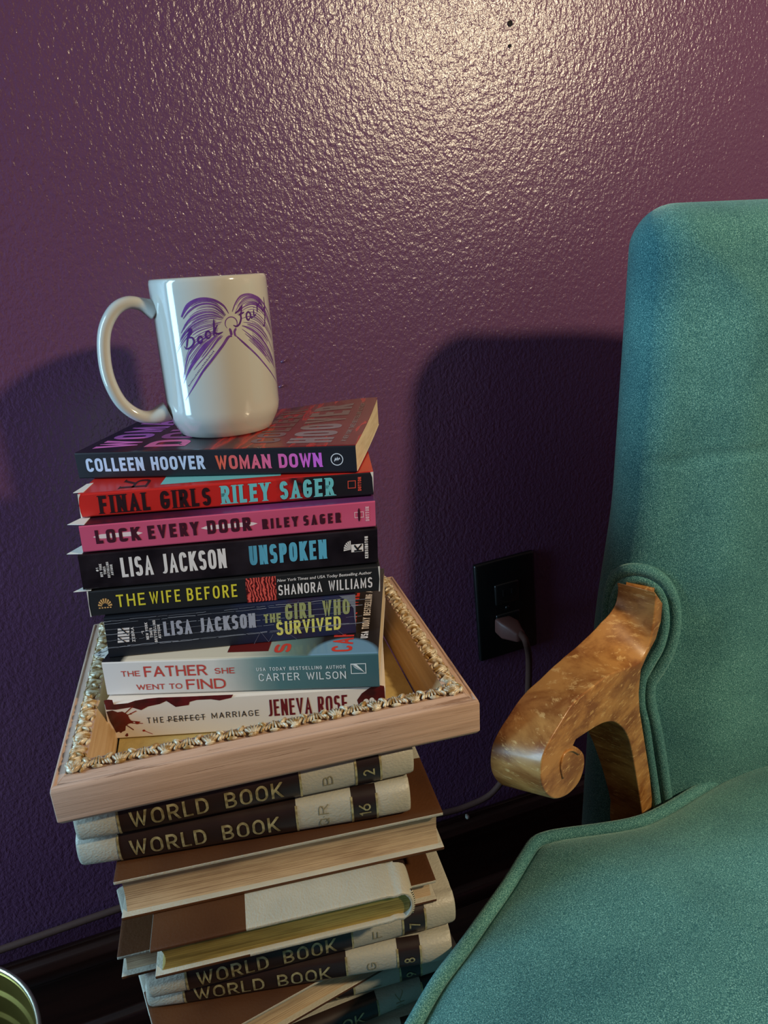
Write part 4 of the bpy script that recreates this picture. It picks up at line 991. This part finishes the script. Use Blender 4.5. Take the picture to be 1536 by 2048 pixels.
for lab, p, yaw, T, face, let, num, pg in VOL:
    volume(lab, (p[0], p[1], z), yaw, VL if face != 'head' else VL, T, VD if face != 'head' else .182, face, let, num, pg)
    z -= T + .0004
nh = 8; Th = (E + z) / nh
for i in range(nh):
    volume('cream and brown encyclopedia volume in the lowest part of the stack, below the picture', (-.06 + .004 * (i % 3), .412, z), (-6, -8, -3, -9)[i % 4], VL, Th - .0003, VD, 'spine')
    z -= Th

# ------------------------------------------------------------------ mug
CER = M('white_glazed_ceramic', srgb(200, 198, 188), .10, spec=.6, coat=.4)
mg = thing('coffee_mug', 'tall white coffee mug with a purple winged book drawing on the topmost book', 'mug', (.0717, .5762, E - .1168))
v, f = lathe_vf([(0, .003), (.031, .003), (.0325, .0003), (.0345, .0), (.0362, .0012), (.0385, .0055), (.0412, .0105), (.0430, .0150), (.0438, .0200), (.0438, .108), (.0437, .1135), (.0432, .1160), (.0423, .1170), (.0413, .1163), (.0406, .1135), (.0404, .108), (.0402, .016), (.039, .009), (.034, .006), (0, .0055)], 96)
mesh('mug_body', v, f, CER, mg, smooth=True)
hd = Vector((D['HDIR'][0], D['HDIR'][1], 0))
pts = [hd * u + Vector((0, 0, w)) for u, w in D['HAND']]
nr = Vector((hd.y, -hd.x, 0))
path = catmull(pts, 8); rad = []
for i in range(len(path)):
    t = i / (len(path) - 1); e = max(smooth01((.14 - t) / .14), smooth01((t - .86) / .14)); rad.append(1 + .55 * e)
hv, hf = [], []
seg = 18
for i, p in enumerate(path):
    t = (path[min(i + 1, len(path) - 1)] - path[max(i - 1, 0)]).normalized(); nn = nr.cross(t).normalized()
    for j in range(seg):
        a = 2 * pi * j / seg; c, s = cos(a), sin(a)
        hv.append(p + nr * (.0078 * rad[i] * math.copysign(abs(c) ** .8, c)) + nn * (.0047 * rad[i] * math.copysign(abs(s) ** .8, s)))
for i in range(len(path) - 1):
    for j in range(seg): hf.append((i * seg + j, i * seg + (j + 1) % seg, (i + 1) * seg + (j + 1) % seg, (i + 1) * seg + j))
hf += [tuple(range(seg)), tuple(range((len(path) - 1) * seg, len(path) * seg))]
mesh('handle', hv, hf, CER, mg, smooth=True)
PUR = M('purple_glaze_print', srgb(104, 62, 138), .18, var=(srgb(128, 84, 156), (150, 150, 150), .2))
RM = .0439
on_mug = lambda u, v: (RM * cos(u / RM), RM * sin(u / RM), v)
def flat(l): return [(a * RM, b) for a, b in l]
def brush(l, w0, w1, k=5):
    """tapering stroke on the mug wall"""
    P = [Vector((a, b, 0)) for a, b in flat(l)]; P = catmull(P, k); n = len(P); q = []
    Lh, Rh = [], []
    for i in range(n):
        t = (P[min(i + 1, n - 1)] - P[max(i - 1, 0)]).normalized(); s = Vector((-t.y, t.x, 0)); w = (w0 + (w1 - w0) * i / (n - 1)) * min(1, .25 + 4 * min(i, n - 1 - i) / n) / 2
        Lh.append(P[i] + s * w); Rh.append(P[i] - s * w)
    return [[(Rh[i].x, Rh[i].y), (Rh[i + 1].x, Rh[i + 1].y), (Lh[i + 1].x, Lh[i + 1].y), (Lh[i].x, Lh[i].y)] for i in range(n - 1)]
art = []
def resample(l, m):
    P = catmull([Vector((a, b, 0)) for a, b in l], 8); return [P[int(round(i * (len(P) - 1) / (m - 1)))] for i in range(m)]
rr = random.Random(11)
for key in ('WL', 'WR'):
    fam = D[key]
    for i, l in enumerate(fam):
        art += brush(l, .0007, .0012 if i in (0, 2, 5, 6) else .0006)
        if i + 1 < len(fam):
            A_, B_ = resample(l, 9), resample(fam[i + 1], 9)
            for t in ((.2, .4, .6, .8) if i < len(fam) - 3 else (.5,)):
                t += rr.uniform(-.06, .06); s0 = rr.randint(0, 2); s1 = rr.randint(6, 9)
                ln = [tuple((A_[j] * (1 - t) + B_[j] * t)[:2]) for j in range(s0, s1)]
                if len(ln) > 2: art += brush(ln, rr.uniform(.0003, .0006), rr.uniform(.0002, .0008), 3)
art += brush(D['WL'][0], .0012, .0022) + brush(D['BODY'][0], .0022, .0010) + brush(D['BODY'][1], .0016, .0007) + brush(D['BODY'][2], .0016, .0020) + brush(D['BODY'][3], .0018, .0014) + brush(D['BODY'][4], .0007, .0007)
printed('winged_book_print', art, PUR, mg, (0, 0, 0), fn=on_mug)
RM = .04395
tx = []
for l in D['TXT']: tx += brush(l, .0013, .0013)
a0, a1 = [Vector(p) for p in flat(D['URL'])]
for i in range(26):
    p = a0.lerp(a1, i / 26); h = Vector((.0006, .0007)) * rr.uniform(.7, 1.2)
    tx.append([(p.x, p.y), (p.x + .00045, p.y + .0003), (p.x + .00045 - h.x, p.y + .0003 + h.y), (p.x - h.x, p.y + h.y)])
printed('mug_lettering', tx, M('violet_glaze_print', srgb(90, 48, 122), .18), mg, (0, 0, 0), fn=on_mug)

# ------------------------------------------------------------------ armchair
VEL = velvet('teal_velvet', srgb(44, 98, 102), srgb(92, 150, 146))
VELP = velvet('teal_velvet_piping', srgb(48, 102, 104), srgb(98, 154, 148))
OAK = wood('worn_varnished_wood', srgb(140, 84, 38), srgb(190, 134, 72), (26, 26, 60), .36, .40, .60, .00004, coat=.15, scratch=(srgb(214, 168, 106), (70, 70, 320), .56))
C1 = Vector((.273, .437, 0)); RA = Vector((.77, .64, 0)).normalized(); SA = Vector((RA.y, -RA.x, 0)); HWID = .28
ch = thing('armchair', 'teal velvet armchair with worn wooden scroll arms beside the book stack', 'armchair', (C1 + SA * HWID))
CL = Vector(ch.location)
def rs(r, s, z=0): return C1 + RA * r + SA * s + Vector((0, 0, z))
def mirror(p):
    d = (Vector(p) - C1); s = d.dot(SA); return Vector(p) + SA * (2 * (HWID - s))
def loc(p): return Vector(p) - CL
# seat cushion
half = [rs(-.40, .28), rs(-.395, .16), rs(-.375, .05), rs(-.335, -.012), rs(-.26, -.024)] + [Vector((x, y, 0)) for x, y in D['SEAT']] + [rs(.262, .225)]
loop = half + [rs(.27, .28)] + [mirror(p) for p in reversed(half[1:])]
loop = catmull(loop, 3, True)
ZS = E - .5
cen = rs(-.06, .28)
def seat_ring(k, z): return [loc(cen + (p - cen) * k + Vector((0, 0, z))) for p in loop]
tops = [(.40, -.125), (.90, -.125), (.968, -.118), (.985, -.10), (.990, -.06), (.985, -.015), (.978, -.006), (.968, -.002), (.955, .0018), (.93, .0055), (.88, .0105), (.8, .016), (.65, .023), (.45, .028), (.25, .030), (.1, .0305)]
sv = []; sf = []; nl = len(loop)
for k, z in tops: sv += seat_ring(k, ZS + z)
for i in range(len(tops) - 1):
    for j in range(nl): sf.append((i * nl + j, i * nl + (j + 1) % nl, (i + 1) * nl + (j + 1) % nl, (i + 1) * nl + j))
sf += [tuple(range(nl)), tuple(range((len(tops) - 1) * nl, len(tops) * nl))]
seat = mesh('seat_cushion', sv, sf, VEL, ch, smooth=True)
v, f = tube_vf(seat_ring(.986, ZS + .0005), .0058, 10, True)
mesh('seat_piping', v, f, VELP, ch, smooth=True)
# seat rail and legs
v, f = [], []
for k, z in ((.93, .13), (.93, E - .5 - .11)): v += seat_ring(k, z)
f = [(j, (j + 1) % nl, nl + (j + 1) % nl, nl + j) for j in range(nl)] + [tuple(range(nl)), tuple(range(nl, 2 * nl))]
mesh('seat_rail', v, f, VEL, ch)
v, f = lathe_vf([(0, 0), (.012, 0), (.014, .004), (.016, .05), (.022, .11), (.026, .135), (0, .135)], 20)
for r, s in ((-.33, .06), (-.33, .50), (.16, .17), (.16, .39)): mesh('leg', v, f, OAK, ch, loc(rs(r, s)), smooth=True)
# back: padded slab bent along a curve round the rear of the seat
mid = [rs(.146, .026), rs(.163, .052), rs(.200, .092), rs(.248, .140), rs(.290, .195), rs(.312, .245), rs(.317, .28)]
mid = mid + [mirror(p) for p in reversed(mid[:-1])]
crv = catmull(mid, 12)
acc = [0.0]
for i in range(1, len(crv)): acc.append(acc[-1] + (crv[i] - crv[i - 1]).length)
TOT = acc[-1]
def on_curve(a):
    a = min(max(a, 0.0), TOT)
    for i in range(1, len(acc)):
        if acc[i] >= a: break
    t = (a - acc[i - 1]) / max(acc[i] - acc[i - 1], 1e-9)
    p = crv[i - 1].lerp(crv[i], t); i0, i1 = max(i - 3, 0), min(i + 2, len(crv) - 1)
    tg = (crv[i1] - crv[i0]).normalized()
    return p, Vector((tg.y, -tg.x, 0))          # point, normal towards the sitter
ZB0, ZB1 = -.62, .036
TH = .043
def back_pt(a, d, z):
    """a along the curve, d = depth (+ towards the sitter), z = height from the eye"""
    fl = .010 * smooth01((-.20 - z) / .16) * max(0, 1 - 2 * a / TOT * 2)
    rec = .018 * (z + .3) / .3
    e0 = (a - TOT / 2); a2 = a - fl * (1 if e0 < 0 else -1) if abs(e0) > TOT * .25 else a
    p, nn = on_curve(max(a2, 0.0))
    if a2 < 0: p = p + (crv[0] - crv[1]).normalized() * (-a2)
    ex = -(fl if a < TOT * .25 else 0)
    return loc(p + nn * d + RA * rec + Vector((0, 0, E + z)))
NA, NZ = 80, 170
hx_, hz_, hd_ = TOT / 2, (ZB1 - ZB0) / 2, TH
RC, RD_ = .034, .030
def rbox(u, v, w):
    """point of a rounded box: corner radius RC in the face, RD_ at the rim"""
    x, z = u * hx_, v * hz_
    ix, iz = min(max(x, -hx_ + RC), hx_ - RC), min(max(z, -hz_ + RC), hz_ - RC)
    return x, z, ix, iz
bv = []; bf = []
def side(sgn):
    base = len(bv)
    us = [-1 + 2 * i / NA for i in range(NA + 1)]; vz = [-1 + 2 * k / NZ for k in range(NZ + 1)]
    warpu = lambda t: math.copysign(1 - (1 - abs(t)) ** 1.6, t)
    for u in us:
        for w in vz:
            x, z = warpu(u) * hx_, warpu(w) * hz_
            # square -> rounded outline
            dx, dz = abs(x) - (hx_ - RC), abs(z) - (hz_ - RC)
            if dx > 0 and dz > 0:
                m_ = max(dx, dz); l_ = sqrt(dx * dx + dz * dz); k = m_ / l_
                x = math.copysign(hx_ - RC + dx * k, x); z = math.copysign(hz_ - RC + dz * k, z)
                ed = RC - m_
            else: ed = min(hx_ - abs(x), hz_ - abs(z))
            t = min(ed / RD_, 1.0); h = TH * sqrt(max(0, 1 - (1 - t) ** 2)) * .86 + .14 * TH * smooth01(ed / .12)
            if sgn > 0: h += .012 * smooth01((ed - .02) / .07)
            zz = z + (ZB0 + ZB1) / 2
            if sgn > 0:
                g = zz - (-.165 + .012 * ((x + hx_ - .13) / .13) ** 2 * -1)   # stitched seam across the back
                h -= .0030 * math.exp(-(g / .0030) ** 2) * smooth01(ed / .03)
                h += .003 * smooth01(g / .05) * smooth01(ed / .05)
            bv.append(back_pt(x + hx_, sgn * h, zz))
    for i in range(NA):
        for k in range(NZ):
            a = base + i * (NZ + 1) + k; q = (a, a + NZ + 1, a + NZ + 2, a + 1)
            bf.append(q if sgn > 0 else q[::-1])
side(1); side(-1)
back = mesh('backrest', bv, bf, VEL, ch, smooth=True, merge=.0004)
for k_, pts in enumerate(D['WELT']):
    for flip in (False, True):
        P_ = []
        for x, y, z in pts:
            q = Vector((x, y, E + z)); q = q - Vector((x, y, 0)).normalized() * .002
            P_.append(loc(mirror(q) if flip else q))
        v, f = tube_vf(catmull(P_, 5), .0060 if k_ == 0 else .0052, 10)
        mesh('arm_welt', v, f, VELP, ch, smooth=True)
# arms: one carved plank each, scroll in front, post down to the rail
FAV = Vector((D['FA'][0], D['FA'][1], 0)); AN = Vector((D['AN'][0], D['AN'][1], 0)); AQ = Vector((D['ARMQ'][0], D['ARMQ'][1], 0))
P2 = [Vector((l, z, 0)) for l, z in D['ARM']]
ring_ = catmull(P2[:20], 4)[:-1] + [P2[19]] + catmull(P2[20:], 4)
ring_ += [Vector((-.002, -.60, 0)), Vector((-.020, -.60, 0))] + [Vector((l - .010, z, 0)) for l, z in D['ARMB']]
def arm_pt(l, z, w):
    """w: 0 inner face .. 1 outer face"""
    k = smooth01((l - .0) / .07); t = .034 + .010 * k
    # the top of the arm is canted: higher on its outer side, most of all where it sweeps up to the back
    if l < .031: up = .030 * min(max((-.277 - z) / .0515, 0), 1)
    else:
        kn = [(.031, .030), (.061, .018), (.09, .008), (.12, .003), (.144, 0), (9, 0)]
        for (l0, u0), (l1, u1) in zip(kn, kn[1:]):
            if l <= l1: up = u0 + (u1 - u0) * (l - l0) / (l1 - l0); break
    up *= smooth01((z + .41) / .07)
    return AQ + FAV * l - AN * (t * w) + Vector((0, 0, E + z - .012 * k * w + up * w))
def make_arm(flip):
    n = len(ring_); v = []; f = []
    ws = (0, .3, .5, .7, 1)
    for w in ws:
        for p in ring_:
            q = arm_pt(p.x, p.y, w); q = mirror(q) if flip else q; v.append(loc(q))
    for i in range(len(ws) - 1):
        for j in range(n): f.append((i * n + j, i * n + (j + 1) % n, (i + 1) * n + (j + 1) % n, (i + 1) * n + j))
    f += [tuple(range(n)), tuple(range((len(ws) - 1) * n, len(ws) * n))]
    a = mesh('scroll_arm', v, f, OAK, ch)
    bevel(a, .0080, 5, 50)
    a['label'] = 'worn brown wooden scroll arm'
    sp_ = []
    for l, z in D['SPIR'] :
        q = arm_pt(l, z, 0) + AN * .0002; q = mirror(q) if flip else q; sp_.append(loc(q))
    v, f = tube_vf(catmull(sp_, 6), .0011, 8)
    mesh('carved_spiral', v, f, OAK, a, smooth=True)
    tn = []                                     # tenon that runs from the arm into the back
    for q0 in ((.004, -.284, .12), (.010, -.316, .12), (.010, -.316, .86), (.004, -.284, .86)):
        q = arm_pt(*q0); d = Vector((q.x, q.y, 0)).normalized()
        for k in (0, .085): tn.append(q + d * k)
    tn = [loc(mirror(q) if flip else q) for q in tn]
    mesh('arm_tenon', tn, [(0, 2, 4, 6), (1, 3, 5, 7), (0, 1, 3, 2), (2, 3, 5, 4), (4, 5, 7, 6), (6, 7, 1, 0)], OAK, a)
make_arm(False); make_arm(True)
